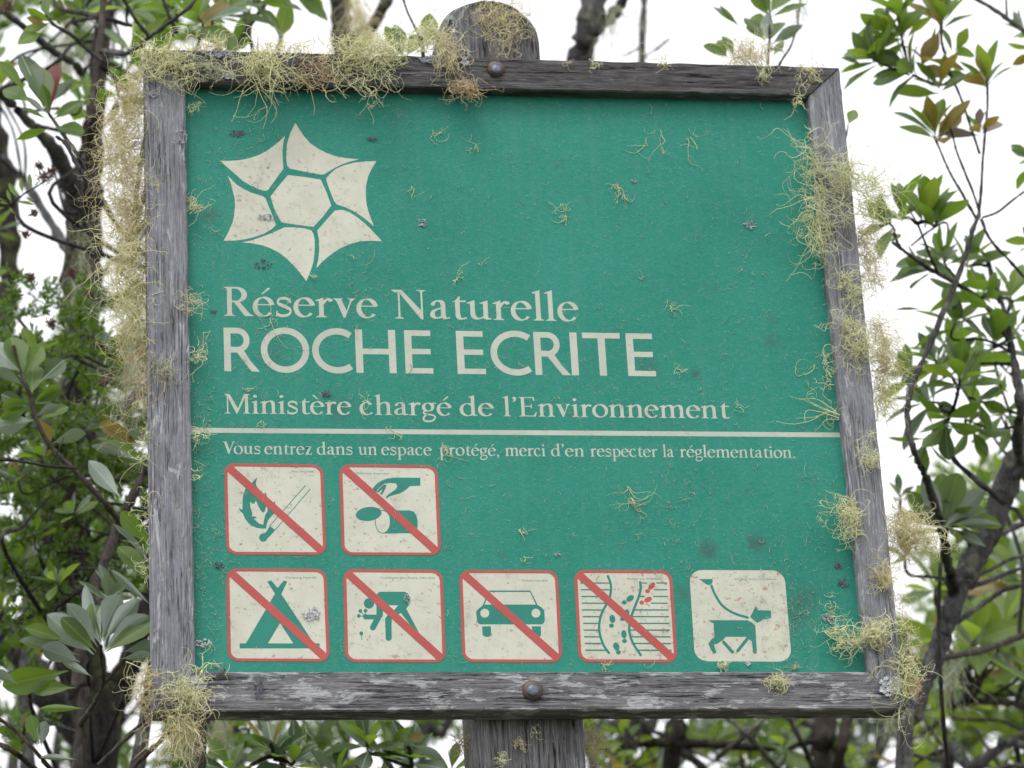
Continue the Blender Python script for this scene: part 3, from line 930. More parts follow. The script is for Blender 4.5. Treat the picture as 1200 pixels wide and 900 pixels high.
def d_path(d):
    l_ = [(362, 140), (380, 185), (388, 230), (380, 300), (355, 360), (325, 415), (300, 480), (291, 560), (302, 630), (330, 705), (370, 762)]
    r_ = [(624, 190), (628, 240), (615, 300), (592, 360), (565, 430), (545, 490), (535, 560), (545, 630), (575, 700), (628, 780)]
    d.line(l_, 10, smooth=True, rnd=True)
    d.line(r_, 10, smooth=True, rnd=True)
    for k in range(11):
        y = 195 + 54.5 * k
        xl = np.interp(y, [p[1] for p in l_], [p[0] for p in l_])
        xr_ = np.interp(y, [p[1] for p in r_], [p[0] for p in r_])
        d.line([(138 + 4 * k, y), (xl, y + 1)], 5)
        segs = {0: [(xr_, 680), (755, 842)], 1: [(735, 845)], 2: [(xr_, 662), (730, 848)], 3: [(710, 850)]}.get(k, [(xr_, 838 + 4 * k)])
        for a, b in segs: d.line([(a, y), (b, y + 1)], 5)
    for (x, y, rx, ry, rot, hx, hy, mi) in ((542, 320, 34, 22, -35, 495, 352, 0), (398, 486, 33, 23, 80, 391, 541, 0), (492, 610, 33, 22, 85, 497, 665, 0), (430, 710, 33, 24, 65, 447, 757, 0),
                                            (518, 430, 22, 16, 60, 480, 487, 0), (718, 220, 36, 21, -48, 685, 262, 2), (688, 330, 34, 21, -25, 637, 354, 2)):
        d.ell(x, y, rx, ry, rot, mi); d.ell(hx, hy, 19, 17, 0, mi)


def d_dog(d):
    d.poly([(243, 497), (562, 497), (595, 515), (624, 542), (636, 755), (628, 768), (612, 768), (604, 755), (595, 670), (545, 632), (385, 632), (350, 665), (320, 686), (288, 697), (310, 762), (285, 768), (262, 735), (243, 685), (268, 652), (296, 632), (288, 580), (285, 522), (262, 512)])
    d.poly([(628, 378), (645, 415), (750, 419), (752, 480), (690, 492), (640, 520), (608, 495), (580, 470), (600, 435)])
    d.line([(268, 218), (295, 285), (350, 372), (420, 425), (490, 455), (562, 476)], 10, smooth=True, rnd=True)
    d.poly([(168, 163), (275, 163), (277, 190), (265, 206), (245, 213), (225, 205), (200, 187)])
    d.line([(367, 676), (438, 756)], 13, rnd=True)
    d.line([(482, 744), (556, 652)], 13, rnd=True)


picto([(262.5, 543), (378.5, 544.5), (382.5, 650.5), (265, 650)], (250, 530), 'no fires pictogram with flame and match', d_fire, 'Feu interdit', (637, 163), 180)
picto([(397.5, 544), (512.5, 545.5), (517, 651), (400.5, 650.5)], (385, 530), 'no litter pictogram with hand and tin can', d_trash, 'Déchets interdits', (230, 178), 260)
picto([(265, 666), (382.5, 667), (386.5, 775.5), (267, 775)], (250, 655), 'no camping pictogram with a tent', d_tent, 'Camping interdit', (585, 158), 252)
picto([(402, 667), (518.5, 668), (522.5, 776.5), (404.5, 776)], (390, 655), 'no flower picking pictogram with a stooping figure', d_pick, 'Cueillette des fleurs interdite', (385, 160), 445)
picto([(538, 668), (653.5, 668.5), (659, 776.5), (542, 776)], (525, 655), 'no cars pictogram with a car seen from the front', d_car, 'Voiture interdite', (595, 182), 215)
picto([(672.5, 668), (787, 668.5), (794, 776.5), (678, 776)], (660, 655), 'pictogram of footprints leaving a path', d_path, 'Rester sur le sentier', (517, 168), 290)
picto([(807, 667.5), (919.5, 668), (928.5, 776), (814, 775.5)], (795, 655), 'cream pictogram of a dog on a leash without a red slash', d_dog, 'Chien tenu en laisse', (455, 170), 340, red=False)

# ------------------------------------------------------------------ strands (lichens)
def tubes(P, R, sides_=3):
    """P: (N,K,3) centre lines, R: (N,K) radii -> verts, faces"""
    N, K, _ = P.shape
    D = np.empty_like(P)
    D[:, 1:-1] = P[:, 2:] - P[:, :-2]; D[:, 0] = P[:, 1] - P[:, 0]; D[:, -1] = P[:, -1] - P[:, -2]
    D /= np.linalg.norm(D, axis=2, keepdims=True) + 1e-12
    ref = np.where(np.abs(D[..., 1:2]) < 0.9, np.array([0, 1.0, 0]), np.array([1.0, 0, 0]))
    U = np.cross(D, ref); U /= np.linalg.norm(U, axis=2, keepdims=True) + 1e-12
    W_ = np.cross(D, U)
    ang = np.arange(sides_) * 2 * math.pi / sides_
    V = P[:, :, None, :] + R[:, :, None, None] * (np.cos(ang)[None, None, :, None] * U[:, :, None, :] + np.sin(ang)[None, None, :, None] * W_[:, :, None, :])
    base = (np.arange(N)[:, None, None] * K + np.arange(K - 1)[None, :, None]) * sides_
    s = np.arange(sides_)[None, None, :]
    s2 = (s + 1) % sides_
    F = np.stack([base + s, base + s2, base + sides_ + s2, base + sides_ + s], -1).reshape(-1, 4)
    return V.reshape(-1, 3), F


def mesh_np(name, V, F, mats, parent=None, loc=None, midx=None):
    me = bpy.data.meshes.new(name)
    loc = np.zeros(3) if loc is None else np.asarray(loc, float)
    off = np.array(base_of(parent)) if parent is not None else loc
    V = V - off
    nf, k = F.shape
    me.vertices.add(len(V)); me.vertices.foreach_set('co', V.astype(np.float32).ravel())
    me.loops.add(nf * k); me.loops.foreach_set('vertex_index', F.astype(np.int32).ravel())
    me.polygons.add(nf); me.polygons.foreach_set('loop_start', np.arange(nf, dtype=np.int32) * k)
    for m in (mats if isinstance(mats, (list, tuple)) else [mats]): me.materials.append(m)
    if midx is not None: me.polygons.foreach_set('material_index', midx)
    me.update(calc_edges=True)
    o = bpy.data.objects.new(name, me)
    COL.objects.link(o)
    if parent is not None: o.parent = parent
    else: o.location = loc
    return o


def grow(start, dirs, L, K, curl, grav, wander, clampY=None, seed=0):
    r = np.random.default_rng(seed)
    N = len(start)
    P = np.zeros((N, K, 3)); P[:, 0] = start
    d = dirs / (np.linalg.norm(dirs, axis=1, keepdims=True) + 1e-9)
    om = r.normal(0, 1, (N, 3)) * curl
    step = (L / (K - 1))[:, None]
    for k in range(1, K):
        om = om * 0.85 + r.normal(0, 1, (N, 3)) * curl * 0.55
        d = d + np.cross(om, d) + r.normal(0, wander, (N, 3))
        d[:, 2] -= grav
        d /= np.linalg.norm(d, axis=1, keepdims=True) + 1e-9
        P[:, k] = P[:, k - 1] + d * step
        if clampY is not None: P[:, k, 1] = np.minimum(P[:, k, 1], clampY)
    return P


def tuft(label, anchors, n, Lpx, dirn=(0, 1), spread=0.7, curl=0.5, grav=0.12, Y=-0.003, thick=0.5, mat_=None, clamp=True, jitter=4, deep=0.004, group=None, side=1.9, out=0.5, K=11, name='beard_lichen'):
    """bunch of curling lichen threads rooted along the anchor points (photo px)"""
    sd_ = abs(hash((round(anchors[0][0], 1), round(anchors[0][1], 1), n))) % 100000
    r = np.random.default_rng(sd_)
    n = max(3, int(n * (0.40 if clamp else 0.62)))
    Lpx = Lpx * 1.4
    curl = curl * 0.7
    A = np.array(anchors, float)
    idx = r.uniform(0, len(A) - 1, n) if len(A) > 1 else np.zeros(n)
    i0 = np.minimum(idx.astype(int), max(len(A) - 2, 0))
    fr_ = (idx - i0)[:, None]
    A1 = A[np.minimum(i0 + 1, len(A) - 1)]
    pxy = A[i0] * (1 - fr_) + A1 * fr_ + r.normal(0, jitter, (n, 2))
    start = np.array([at(x, y, Y) for x, y in pxy])
    start[:, 1] += r.uniform(-deep, deep if not clamp else 0.0, n)
    m_px = 1.0 / ppm(start[0])
    dr = np.zeros((n, 3))
    dr[:, 0] = dirn[0]; dr[:, 2] = -dirn[1]
    dr += r.normal(0, spread, (n, 3))
    dr[:, 1] = -np.abs(dr[:, 1]) * out if clamp else dr[:, 1] * out
    L = Lpx * m_px * r.uniform(0.45, 1.15, n)
    cl = Y + 0.001 if clamp else None
    P1 = grow(start, dr, L, K, curl, grav, 0.16, cl, sd_ + 1)
    R1 = np.linspace(1.1, 0.35, K)[None, :] * thick * 0.00105 * r.uniform(0.6, 1.15, (n, 1))
    V, F = tubes(P1, R1)
    # side filaments
    m = int(n * side)
    if m > 0:
        w_ = r.integers(0, n, m); k_ = r.integers(1, K - 1, m)
        s2 = P1[w_, k_]
        d2 = (P1[w_, k_ + 1] - P1[w_, k_]); d2 /= np.linalg.norm(d2, axis=1, keepdims=True) + 1e-9
        d2 = d2 + r.normal(0, 0.9, (m, 3))
        P2 = grow(s2, d2, L[w_] * r.uniform(0.12, 0.5, m), 6, curl * 1.3, grav * 0.6, 0.2, cl, sd_ + 2)
        R2 = np.linspace(0.6, 0.3, 6)[None, :] * thick * 0.00095 * np.ones((m, 1))
        V2, F2 = tubes(P2, R2)
        F = np.vstack([F, F2 + len(V)]); V = np.vstack([V, V2])
    o = mesh_np(name, V, F, mat_ or M_LICHEN, loc=start.mean(0))
    tag(o, label, 'lichen', group)
    return o


# the long fringe on the outer side of the left board
EY = 0.015
tuft('tan fringe of beard lichen along the left edge of the frame, upper part', [(168, 92), (150, 108), (166, 125), (134, 145), (164, 160), (128, 180), (164, 195), (132, 212)], 700, 60, (-0.9, 0.35), 1.0, 0.85, 0.10, EY + 0.01, 0.42, M_LICHEN_T, False, 5, 0.02)
tuft('thick tan fringe of beard lichen halfway up the left edge of the frame', [(169, 220), (138, 238), (168, 255), (136, 275), (168, 295), (140, 318), (169, 335)], 700, 54, (-0.9, 0.5), 1.0, 0.8, 0.12, EY + 0.01, 0.42, M_LICHEN_T, False, 5, 0.02)
tuft('pale arching lichen threads sticking out left from the middle of the fringe', [(165, 295), (160, 315)], 60, 75, (-1, 0.0), 0.4, 0.4, 0.16, EY, 0.62, M_LICHEN, False, 5, 0.015)
tuft('dense greenish lichen at the lower end of the left fringe', [(168, 335), (145, 350), (169, 365), (148, 380), (170, 395)], 480, 52, (-0.7, 0.7), 0.8, 0.6, 0.18, EY + 0.01, 0.42, M_LICHEN, False, 5, 0.02)
tuft('sparse orange tipped lichen threads hanging under the left fringe', [(168, 395), (165, 420), (171, 455)], 60, 75, (-0.7, 0.8), 0.5, 0.55, 0.16, EY, 0.5, M_LICHEN_O, False, 6, 0.02)
tuft('thin pale lichen strands beside the left board level with the divider line', [(172, 455), (172, 500), (173, 540)], 55, 42, (-0.9, 0.3), 0.6, 0.5, 0.1, EY, 0.42, M_LICHEN, False, 4, 0.015)
tuft('wispy lichen on the left board edge level with the fire pictogram', [(174, 575), (174, 620), (175, 680)], 60, 28, (-0.9, 0.3), 0.7, 0.55, 0.1, EY, 0.42, M_LICHEN, False, 6, 0.015)
tuft('orange and yellow lichen tuft left of the lower left corner', [(177, 770), (178, 800), (180, 825)], 110, 42, (-0.4, 0.75), 0.6, 0.65, 0.13, EY, 0.45, M_LICHEN_O, False, 4, 0.015)
tuft('curly pale lichen sprays left of the orange tuft at the lower left corner', [(172, 790), (176, 812)], 40, 60, (-1, 0.3), 0.45, 0.7, 0.1, EY, 0.55, M_LICHEN, False, 5, 0.015)
tuft('large pale beard lichen hanging over the lower left corner of the frame', [(210, 805), (222, 808), (232, 818)], 170, 44, (-0.1, 1), 0.6, 0.6, 0.14, -0.003, 0.6, M_LICHEN, True, 8)
tuft('long end of beard lichen hanging below the lower left corner', [(204, 838), (212, 845), (220, 838)], 150, 60, (0, 1), 0.25, 0.5, 0.3, 0.008, 0.55, M_LICHEN_T, False, 6, 0.012)
tuft('lichen sprig climbing from the lower left corner onto the green face', [(232, 790), (228, 800)], 26, 40, (0.35, -1), 0.4, 0.55, -0.02, 0.004, 0.6, M_LICHEN, False, 3, 0.004)
# top board
tuft('pale curly lichen cap on the upper left corner of the frame', [(172, 75), (185, 66), (205, 72), (215, 85)], 330, 42, (0.05, 0.35), 0.95, 0.7, 0.06, -0.004, 0.55, M_LICHEN, True, 8)
tuft('fuzzy tan lichen ridge on the top board near the left corner', [(205, 62), (235, 60), (262, 62)], 150, 22, (0.1, -0.7), 0.8, 0.6, 0.0, 0.01, 0.5, M_LICHEN_T, False, 5, 0.01)
tuft('small upright tan lichen tuft on the top board', [(254, 56), (256, 60)], 45, 24, (0, -1), 0.35, 0.45, -0.02, 0.012, 0.5, M_LICHEN_T, False, 3, 0.006)
tuft('matted grey green lichen lying on the top board beside the left corner', [(225, 82), (245, 78), (255, 88)], 110, 28, (0, 0.6), 0.9, 0.7, 0.1, -0.005, 0.55, M_LICHEN_G, True, 6)
tuft('hanging lichen clump dangling in front of the face above the star emblem', [(290, 72), (305, 66), (322, 76)], 220, 66, (0, 1), 0.5, 0.55, 0.14, -0.006, 0.6, M_LICHEN, True, 7)
tuft('dry tan lichen spread along the top board right of the hanging clump', [(305, 60), (335, 58), (355, 62)], 120, 26, (0.2, 0.1), 0.9, 0.6, 0.04, 0.004, 0.5, M_LICHEN_T, False, 6, 0.012)
tuft('orange brown lichen strands across the top board', [(345, 82), (365, 76), (385, 88), (375, 100)], 110, 36, (0.4, 0.5), 0.8, 0.65, 0.06, -0.006, 0.55, M_LICHEN_O, True, 7)
tuft('broad bushy pale lichen on the top board left of the post', [(392, 62), (415, 56), (440, 60), (462, 68)], 360, 56, (0.0, 0.55), 0.8, 0.65, 0.1, -0.006, 0.55, M_LICHEN, True, 9)
tuft('lower tips of lichen curling over the top of the green face left of the post', [(395, 92), (425, 95), (455, 92)], 70, 34, (0.1, 0.9), 0.5, 0.6, 0.05, -0.008, 0.55, M_LICHEN, True, 7)
tuft('pale lichen web between the top board and the left side of the post', [(478, 52), (500, 42), (515, 38)], 150, 40, (-0.1, 0.2), 0.9, 0.6, 0.05, 0.012, 0.5, M_LICHEN, False, 8, 0.015)
tuft('lichen strand running down from the post corner across the top board', [(515, 45), (522, 60), (530, 75)], 120, 44, (0.25, 1), 0.45, 0.6, 0.12, -0.006, 0.55, M_LICHEN_T, True, 4)
tuft('yellow orange lichen knot dangling over the green face below the top board', [(532, 98), (545, 102), (555, 104)], 130, 32, (0.0, 0.7), 0.75, 0.75, 0.1, -0.007, 0.5, M_LICHEN_O, True, 5)
tuft('orange lichen beard hanging over the rounded top of the post', [(558, 14), (580, 10), (606, 20)], 170, 42, (0.1, 0.8), 0.65, 0.65, 0.1, PY - 0.004, 0.42, M_LICHEN_T, True, 7)
tuft('pale lichen threads at the tip of the post beard', [(570, 25), (600, 40), (596, 55)], 120, 36, (0.1, 0.7), 0.8, 0.65, 0.1, PY - 0.007, 0.45, M_LICHEN_T, True, 8)
tuft('small pale lichen wisp on the top board right of the bolt', [(695, 76), (702, 78)], 26, 17, (0, 0.3), 1.0, 0.6, 0.0, -0.005, 0.5, M_LICHEN, True, 3)
tuft('thin lichen thread on the top board right of the post', [(664, 72)], 10, 14, (0, 0.9), 0.3, 0.4, 0.1, -0.005, 0.45, M_LICHEN_T, True, 2)
tuft('short lichen tassel on the top edge above the right part of the face', [(772, 70), (777, 74)], 30, 24, (0, 0.9), 0.5, 0.5, 0.1, -0.004, 0.5, M_LICHEN_T, True, 3)
tuft('upright feathery tan lichen standing on the top board near the right end', [(862, 70), (880, 72), (896, 74)], 170, 38, (-0.4, -1), 0.4, 0.3, -0.01, 0.012, 0.45, M_LICHEN_T, False, 5, 0.01)
tuft('pale lichen drip below the feathery tuft on the top board', [(890, 76), (894, 86)], 50, 24, (0.1, 0.9), 0.5, 0.6, 0.08, -0.005, 0.5, M_LICHEN, True, 3)
tuft('pale lichen shreds at the upper right mitre joint', [(935, 78), (950, 84), (942, 95)], 80, 26, (0, 0.5), 0.9, 0.6, 0.06, -0.005, 0.5, M_LICHEN, True, 5)
tuft('thin lichen hanging from the inner upper right corner', [(938, 112), (935, 122)], 26, 24, (0, 1), 0.6, 0.6, 0.1, -0.002, 0.5, M_LICHEN, True, 3)
# right board
tuft('pale lichen spray over the inner edge of the right board, upper part', [(945, 165), (955, 195), (960, 230), (960, 260)], 240, 50, (-0.55, 0.5), 0.7, 0.5, 0.1, -0.005, 0.5, M_LICHEN, True, 7)
tuft('drooping lichen tail on the right board inner edge near the emblem height', [(955, 255), (958, 290)], 120, 44, (-0.2, 0.9), 0.45, 0.55, 0.15, -0.004, 0.48, M_LICHEN, True, 5)
tuft('big bushy lichen ball over the outer edge of the right board', [(980, 200), (1005, 212), (1025, 235), (1000, 250)], 420, 48, (0.55, 0.1), 0.8, 0.45, 0.04, -0.008, 0.48, M_LICHEN, True, 9)
tuft('tan lichen bush behind the outer edge of the right board under the ball', [(1008, 265), (1014, 300), (1022, 330)], 330, 30, (0.7, 0.3), 0.7, 0.45, 0.08, 0.02, 0.45, M_LICHEN_T, False, 6, 0.015)
tuft('lichen twist on the right board between the two tan bushes', [(985, 315), (995, 335), (1003, 350)], 110, 34, (-0.1, 0.8), 0.6, 0.6, 0.1, -0.004, 0.5, M_LICHEN, True, 5)
tuft('lichen clump on the right board level with the capitals', [(990, 370), (1005, 400), (1012, 420)], 240, 34, (-0.1, 0.6), 0.8, 0.55, 0.1, -0.004, 0.48, M_LICHEN, True, 7)
tuft('shaggy tan lichen hanging off the outer edge level with the capitals', [(1024, 375), (1030, 410), (1034, 440)], 380, 34, (0.8, 0.35), 0.6, 0.4, 0.12, 0.018, 0.45, M_LICHEN_T, False, 6, 0.015)
tuft('lower end of the shaggy tan lichen beside the right board', [(1034, 445), (1036, 475)], 190, 26, (0.4, 0.8), 0.5, 0.45, 0.16, 0.018, 0.45, M_LICHEN, False, 6, 0.015)
tuft('looped lichen threads on the face beside the divider line', [(972, 415), (975, 445)], 34, 34, (-0.9, 0.5), 0.5, 0.65, 0.06, 0.010, 0.5, M_LICHEN, True, 4)
tuft('long lichen thread reaching left from the right board above the divider', [(982, 490), (984, 482)], 18, 62, (-0.8, -0.7), 0.18, 0.25, 0.0, 0.012, 0.62, M_LICHEN, True, 2)
tuft('pale and orange lichen patch on the right board at the divider line', [(1012, 510), (1020, 530), (1025, 540)], 110, 26, (0, 0.6), 0.8, 0.6, 0.08, -0.004, 0.45, M_LICHEN, True, 6)
tuft('curly yellow lichen on the face beside the right board above the dog pictogram', [(995, 590), (996, 605), (998, 620)], 200, 40, (-0.8, 0.3), 0.7, 0.65, 0.03, -0.002, 0.5, M_LICHEN, True, 5)
tuft('fluffy tan lichen ball on a twig outside the right board', [(1052, 605), (1058, 625), (1070, 640)], 380, 40, (0.4, 0.0), 0.95, 0.55, 0.06, 0.015, 0.45, M_LICHEN_T, False, 8, 0.02)
tuft('curling lichen loops right of the fluffy ball', [(1075, 625), (1090, 640)], 90, 40, (0.6, 0.1), 0.8, 0.75, 0.05, 0.02, 0.5, M_LICHEN, False, 6, 0.015)
tuft('upright feathery lichen on the right board above the knot', [(1037, 690), (1038, 680)], 130, 36, (-0.05, -0.9), 0.5, 0.35, -0.02, -0.004, 0.48, M_LICHEN_T, True, 3)
tuft('thin lichen fringe on the outer edge of the right board near the bottom', [(1052, 690), (1058, 730), (1062, 770)], 120, 24, (0.8, 0.4), 0.7, 0.5, 0.08, 0.015, 0.42, M_LICHEN_T, False, 5, 0.012)
tuft('round whorl of lichen on the right board near the lower corner', [(1018, 745), (1026, 742), (1034, 750)], 190, 32, (-0.2, 0.5), 0.75, 0.85, 0.04, -0.005, 0.55, M_LICHEN, True, 5)
tuft('feathery lichen sprig on the green face beside the whorl', [(1008, 748), (1000, 752), (985, 755)], 100, 34, (-0.8, 0.2), 0.75, 0.55, 0.04, 0.006, 0.5, M_LICHEN, True, 4)
tuft('lichen sprig rising on the green face right of the dog pictogram', [(984, 758), (982, 740), (976, 725)], 70, 26, (-0.1, -0.2), 0.85, 0.5, 0.0, 0.010, 0.5, M_LICHEN, True, 4)
tuft('tangled lichen over the lower right corner of the frame', [(1055, 760), (1058, 790), (1064, 810)], 130, 40, (0.05, 0.8), 0.7, 0.65, 0.1, -0.004, 0.5, M_LICHEN, True, 5)
tuft('orange lichen knot at the lower right corner', [(1072, 800), (1070, 812)], 110, 18, (0, 0.4), 1.0, 0.7, 0.05, 0.004, 0.5, M_LICHEN_O, False, 4, 0.008)
tuft('long lichen threads trailing under the lower right corner', [(1055, 825), (1062, 828)], 22, 62, (-0.9, 0.5), 0.2, 0.3, 0.0, 0.004, 0.5, M_LICHEN, False, 4, 0.01)
tuft('lichen loops on the right board between the feathery tuft and the whorl', [(1036, 712), (1046, 730)], 14, 52, (0, 1), 0.35, 0.5, 0.1, -0.005, 0.55, M_LICHEN, True, 4)
# bottom board, post, left board
tuft('round pale lichen tuft on the bottom board under the dog pictogram', [(905, 792), (912, 798), (918, 802)], 110, 20, (0, 0.3), 0.95, 0.7, 0.06, -0.004, 0.45, M_LICHEN, True, 3)
tuft('small yellow lichen at the lower edge of the dog pictogram', [(845, 778), (850, 782)], 60, 15, (-0.1, 0.1), 0.95, 0.6, 0.0, 0.014, 0.4, M_LICHEN, True, 3)
tuft('lichen shred on the post under the bottom board, left side', [(608, 868), (612, 878)], 34, 16, (0, 0.8), 0.6, 0.6, 0.05, PY - 0.003, 0.5, M_LICHEN_T, True, 3)
tuft('pale lichen on the post at the bottom of the picture', [(584, 886), (586, 894)], 40, 16, (0, 0.8), 0.6, 0.6, 0.05, PY - 0.003, 0.5, M_LICHEN, True, 3)
tuft('thin lichen on the post under the bottom board, right side', [(628, 860)], 14, 13, (0, 0.8), 0.6, 0.6, 0.05, PY - 0.003, 0.45, M_LICHEN, True, 2)
tuft('tan lichen behind the left side of the post below the frame', [(545, 855), (546, 880)], 90, 26, (-0.7, 0.4), 0.7, 0.5, 0.1, 0.09, 0.42, M_LICHEN_T, False, 4, 0.02)
tuft('tan lichen behind the right side of the post below the frame', [(690, 852), (694, 880)], 130, 28, (0.5, 0.5), 0.7, 0.5, 0.1, 0.09, 0.42, M_LICHEN_T, False, 5, 0.02)
tuft('grey green lichen mat on the left board level with the capitals', [(185, 425), (195, 430), (190, 445)], 110, 34, (0, 0.7), 0.6, 0.5, 0.12, -0.002, 0.4, M_LICHEN_G, True, 5)
tuft('tan lichen tuft on the left board level with the first text line', [(222, 350), (224, 362)], 60, 26, (0.4, -0.1), 0.9, 0.6, 0.0, -0.003, 0.45, M_LICHEN_T, True, 3)
tuft('lichen tuft on the face beside the left board at the capitals', [(229, 412), (228, 420)], 44, 30, (1, -0.1), 0.4, 0.6, 0.02, 0.006, 0.5, M_LICHEN_T, True, 3)
tuft('lichen sprig beside the left board at the end of the divider line', [(229, 508), (229, 513)], 44, 22, (1, -0.3), 0.5, 0.5, 0.02, 0.008, 0.5, M_LICHEN, True, 3)
tuft('hooked lichen thread beside the left board above the fire pictogram', [(228, 552), (228, 560)], 16, 22, (1, -0.2), 0.4, 0.6, 0.05, 0.010, 0.55, M_LICHEN, True, 3)
tuft('lichen sprig reaching over the face left of the emblem', [(222, 248), (224, 244)], 40, 28, (1, -0.5), 0.4, 0.4, 0.0, 0.006, 0.48, M_LICHEN_T, True, 3)
tuft('small tan lichen spot on the left board below the upper corner', [(183, 216), (186, 218)], 40, 7, (0, 0), 1.0, 0.6, 0.0, -0.002, 0.4, M_LICHEN_T, True, 2)
tuft('lichen sprig beside the upper end of the left board', [(222, 132), (224, 128)], 18, 24, (0.9, -0.5), 0.4, 0.5, 0.0, 0.008, 0.5, M_LICHEN, True, 2)
# threads stuck on the face (each with its own place)
FP = FY - 0.002
for (lab, pts, n_, L_, dr_, m_) in (
    ('yellow lichen curl on the green face right of the centre, upper half', [(658, 238), (664, 258)], 26, 20, (0.1, 0.9), M_LICHEN),
    ('tan lichen curl on the green face near the top, right of the yellow curl', [(720, 218), (732, 230)], 30, 20, (0.2, 0.5), M_LICHEN_T),
    ('long lichen thread hanging on the green face above the centre right', [(774, 155), (778, 180)], 9, 46, (0.15, 1), M_LICHEN_T),
    ('straight lichen thread on the face near the two long threads', [(755, 152), (756, 170)], 5, 32, (0.05, 1), M_LICHEN),
    ('lichen thread with a looped top on the upper right of the face', [(806, 150), (808, 162)], 9, 40, (0.1, 1), M_LICHEN),
    ('branched lichen sprig in the blank area above the path pictogram', [(737, 562), (740, 590)], 30, 32, (0.15, 1), M_LICHEN_T),
    ('tan lichen scrap across the small sentence', [(519, 518), (524, 535)], 22, 20, (0.1, 0.9), M_LICHEN_T),
    ('lichen scrap on the divider line', [(462, 502), (462, 510)], 16, 16, (0, 0), M_LICHEN),
    ('pale lichen hook above the end of the second text line', [(535, 325), (545, 323)], 18, 15, (-0.4, 0.6), M_LICHEN),
    ('lichen hook at the lowest point of the star emblem', [(364, 321), (367, 324)], 10, 14, (0.6, 0.5), M_LICHEN),
    ('lichen thread on the face below the top board left of centre', [(507, 145), (510, 160)], 12, 20, (0, 0.9), M_LICHEN),
    ('lichen thread beside the first one below the top board', [(553, 155), (556, 175)], 12, 26, (0.1, 0.9), M_LICHEN_T),
    ('thin lichen hair on the face right of the emblem', [(480, 205), (484, 225)], 5, 30, (0.1, 1), M_LICHEN),
    ('lichen curl right of the capitals', [(782, 350), (786, 362)], 14, 24, (0.2, 0.8), M_LICHEN),
    ('lichen scrap on the face right of the lichen curl beside the capitals', [(790, 440), (800, 436)], 12, 20, (0.6, -0.4), M_LICHEN),
    ('lichen hook at the end of the ministry line', [(858, 478), (868, 474)], 10, 20, (0.6, 0.2), M_LICHEN),
    ('lichen thread curling over the word chargé', [(423, 476), (428, 462)], 5, 34, (0.3, -0.6), M_LICHEN),
    ('lichen thread over the initial letters of the first line', [(316, 355), (318, 380)], 10, 30, (0.05, 0.8), M_LICHEN),
    ('orange lichen fleck at the top edge of the bottom board', [(930, 780), (932, 784)], 40, 7, (0, 0), M_LICHEN_O),
    ('lichen sprig at the foot of the path pictogram', [(705, 776), (712, 782)], 26, 14, (0.2, 0.4), M_LICHEN_T),
    ('lichen wisp in the blank area right of the litter pictogram', [(608, 618), (614, 628)], 10, 18, (0.5, 0.5), M_LICHEN),
    ('small lichen curl in the blank area above the car pictogram', [(612, 652), (616, 655)], 8, 12, (0, 0.3), M_LICHEN),
    ('lichen curl between ministry line and divider on the left', [(308, 492), (316, 496)], 9, 14, (0.1, 0.5), M_LICHEN),
    ('lichen thread over the word Ministère', [(282, 456), (290, 455)], 6, 18, (0.3, 0.3), M_LICHEN),
    ('pale thread on the right part of the face above the sentence', [(940, 428), (948, 450)], 8, 34, (0.3, 0.8), M_LICHEN),
    ('feathery sprig on the face under the dark smudges right of the dog pictogram', [(966, 700), (975, 704)], 12, 24, (0.7, 0.4), M_LICHEN),
):
    tuft(lab, pts, n_, L_, dr_, 0.35, 0.45, 0.03, FP, 0.36, m_, True, 1.4, 0.001, side=1.2, out=0.2)

# crumbs of lichen and hairs too many to count on the face
NH = 2600
hp = np.stack([rng.uniform(226, 1000, NH), rng.uniform(118, 784, NH)], 1)
hp[:, 0] = np.minimum(hp[:, 0], 944 + (hp[:, 1] - 115) * 0.095)
clus = rng.uniform(0, 1, NH) < 0.5
cc_ = np.array([(235, 560), (240, 640), (245, 700), (960, 560), (980, 400), (930, 720), (900, 700), (310, 420), (780, 640), (420, 330), (250, 250), (870, 330), (800, 560), (235, 480), (300, 200), (960, 220), (930, 760)])
hp[clus] = cc_[rng.integers(0, len(cc_), clus.sum())] + rng.normal(0, 1, (clus.sum(), 2)) * (16, 45)
hp[:, 0] = np.clip(hp[:, 0], 228, None); hp[:, 1] = np.clip(hp[:, 1], 122, 782)
hs_ = np.array([at(x, y, FY - 0.0014) for x, y in hp])
hd = rng.normal(0, 1, (NH, 3)); hd[:, 1] *= 0.05; hd[:, 2] -= 0.5
hL = rng.gamma(1.5, 0.0042, NH) + 0.0015
PH = grow(hs_, hd, hL, 6, 0.55, 0.02, 0.1, FY - 0.0012, 77)
PH[:, :, 1] = np.maximum(PH[:, :, 1], FY - 0.006)
VH, FH = tubes(PH, np.linspace(1, 0.5, 6)[None, :] * rng.gamma(2.0, 0.00006, (NH, 1)) + 0.00006)
tag(mesh_np('lichen_hairs', VH, FH, M_LICHEN_G), 'fine pale lichen hairs scattered over the green sign face', 'lichen', kind='stuff')


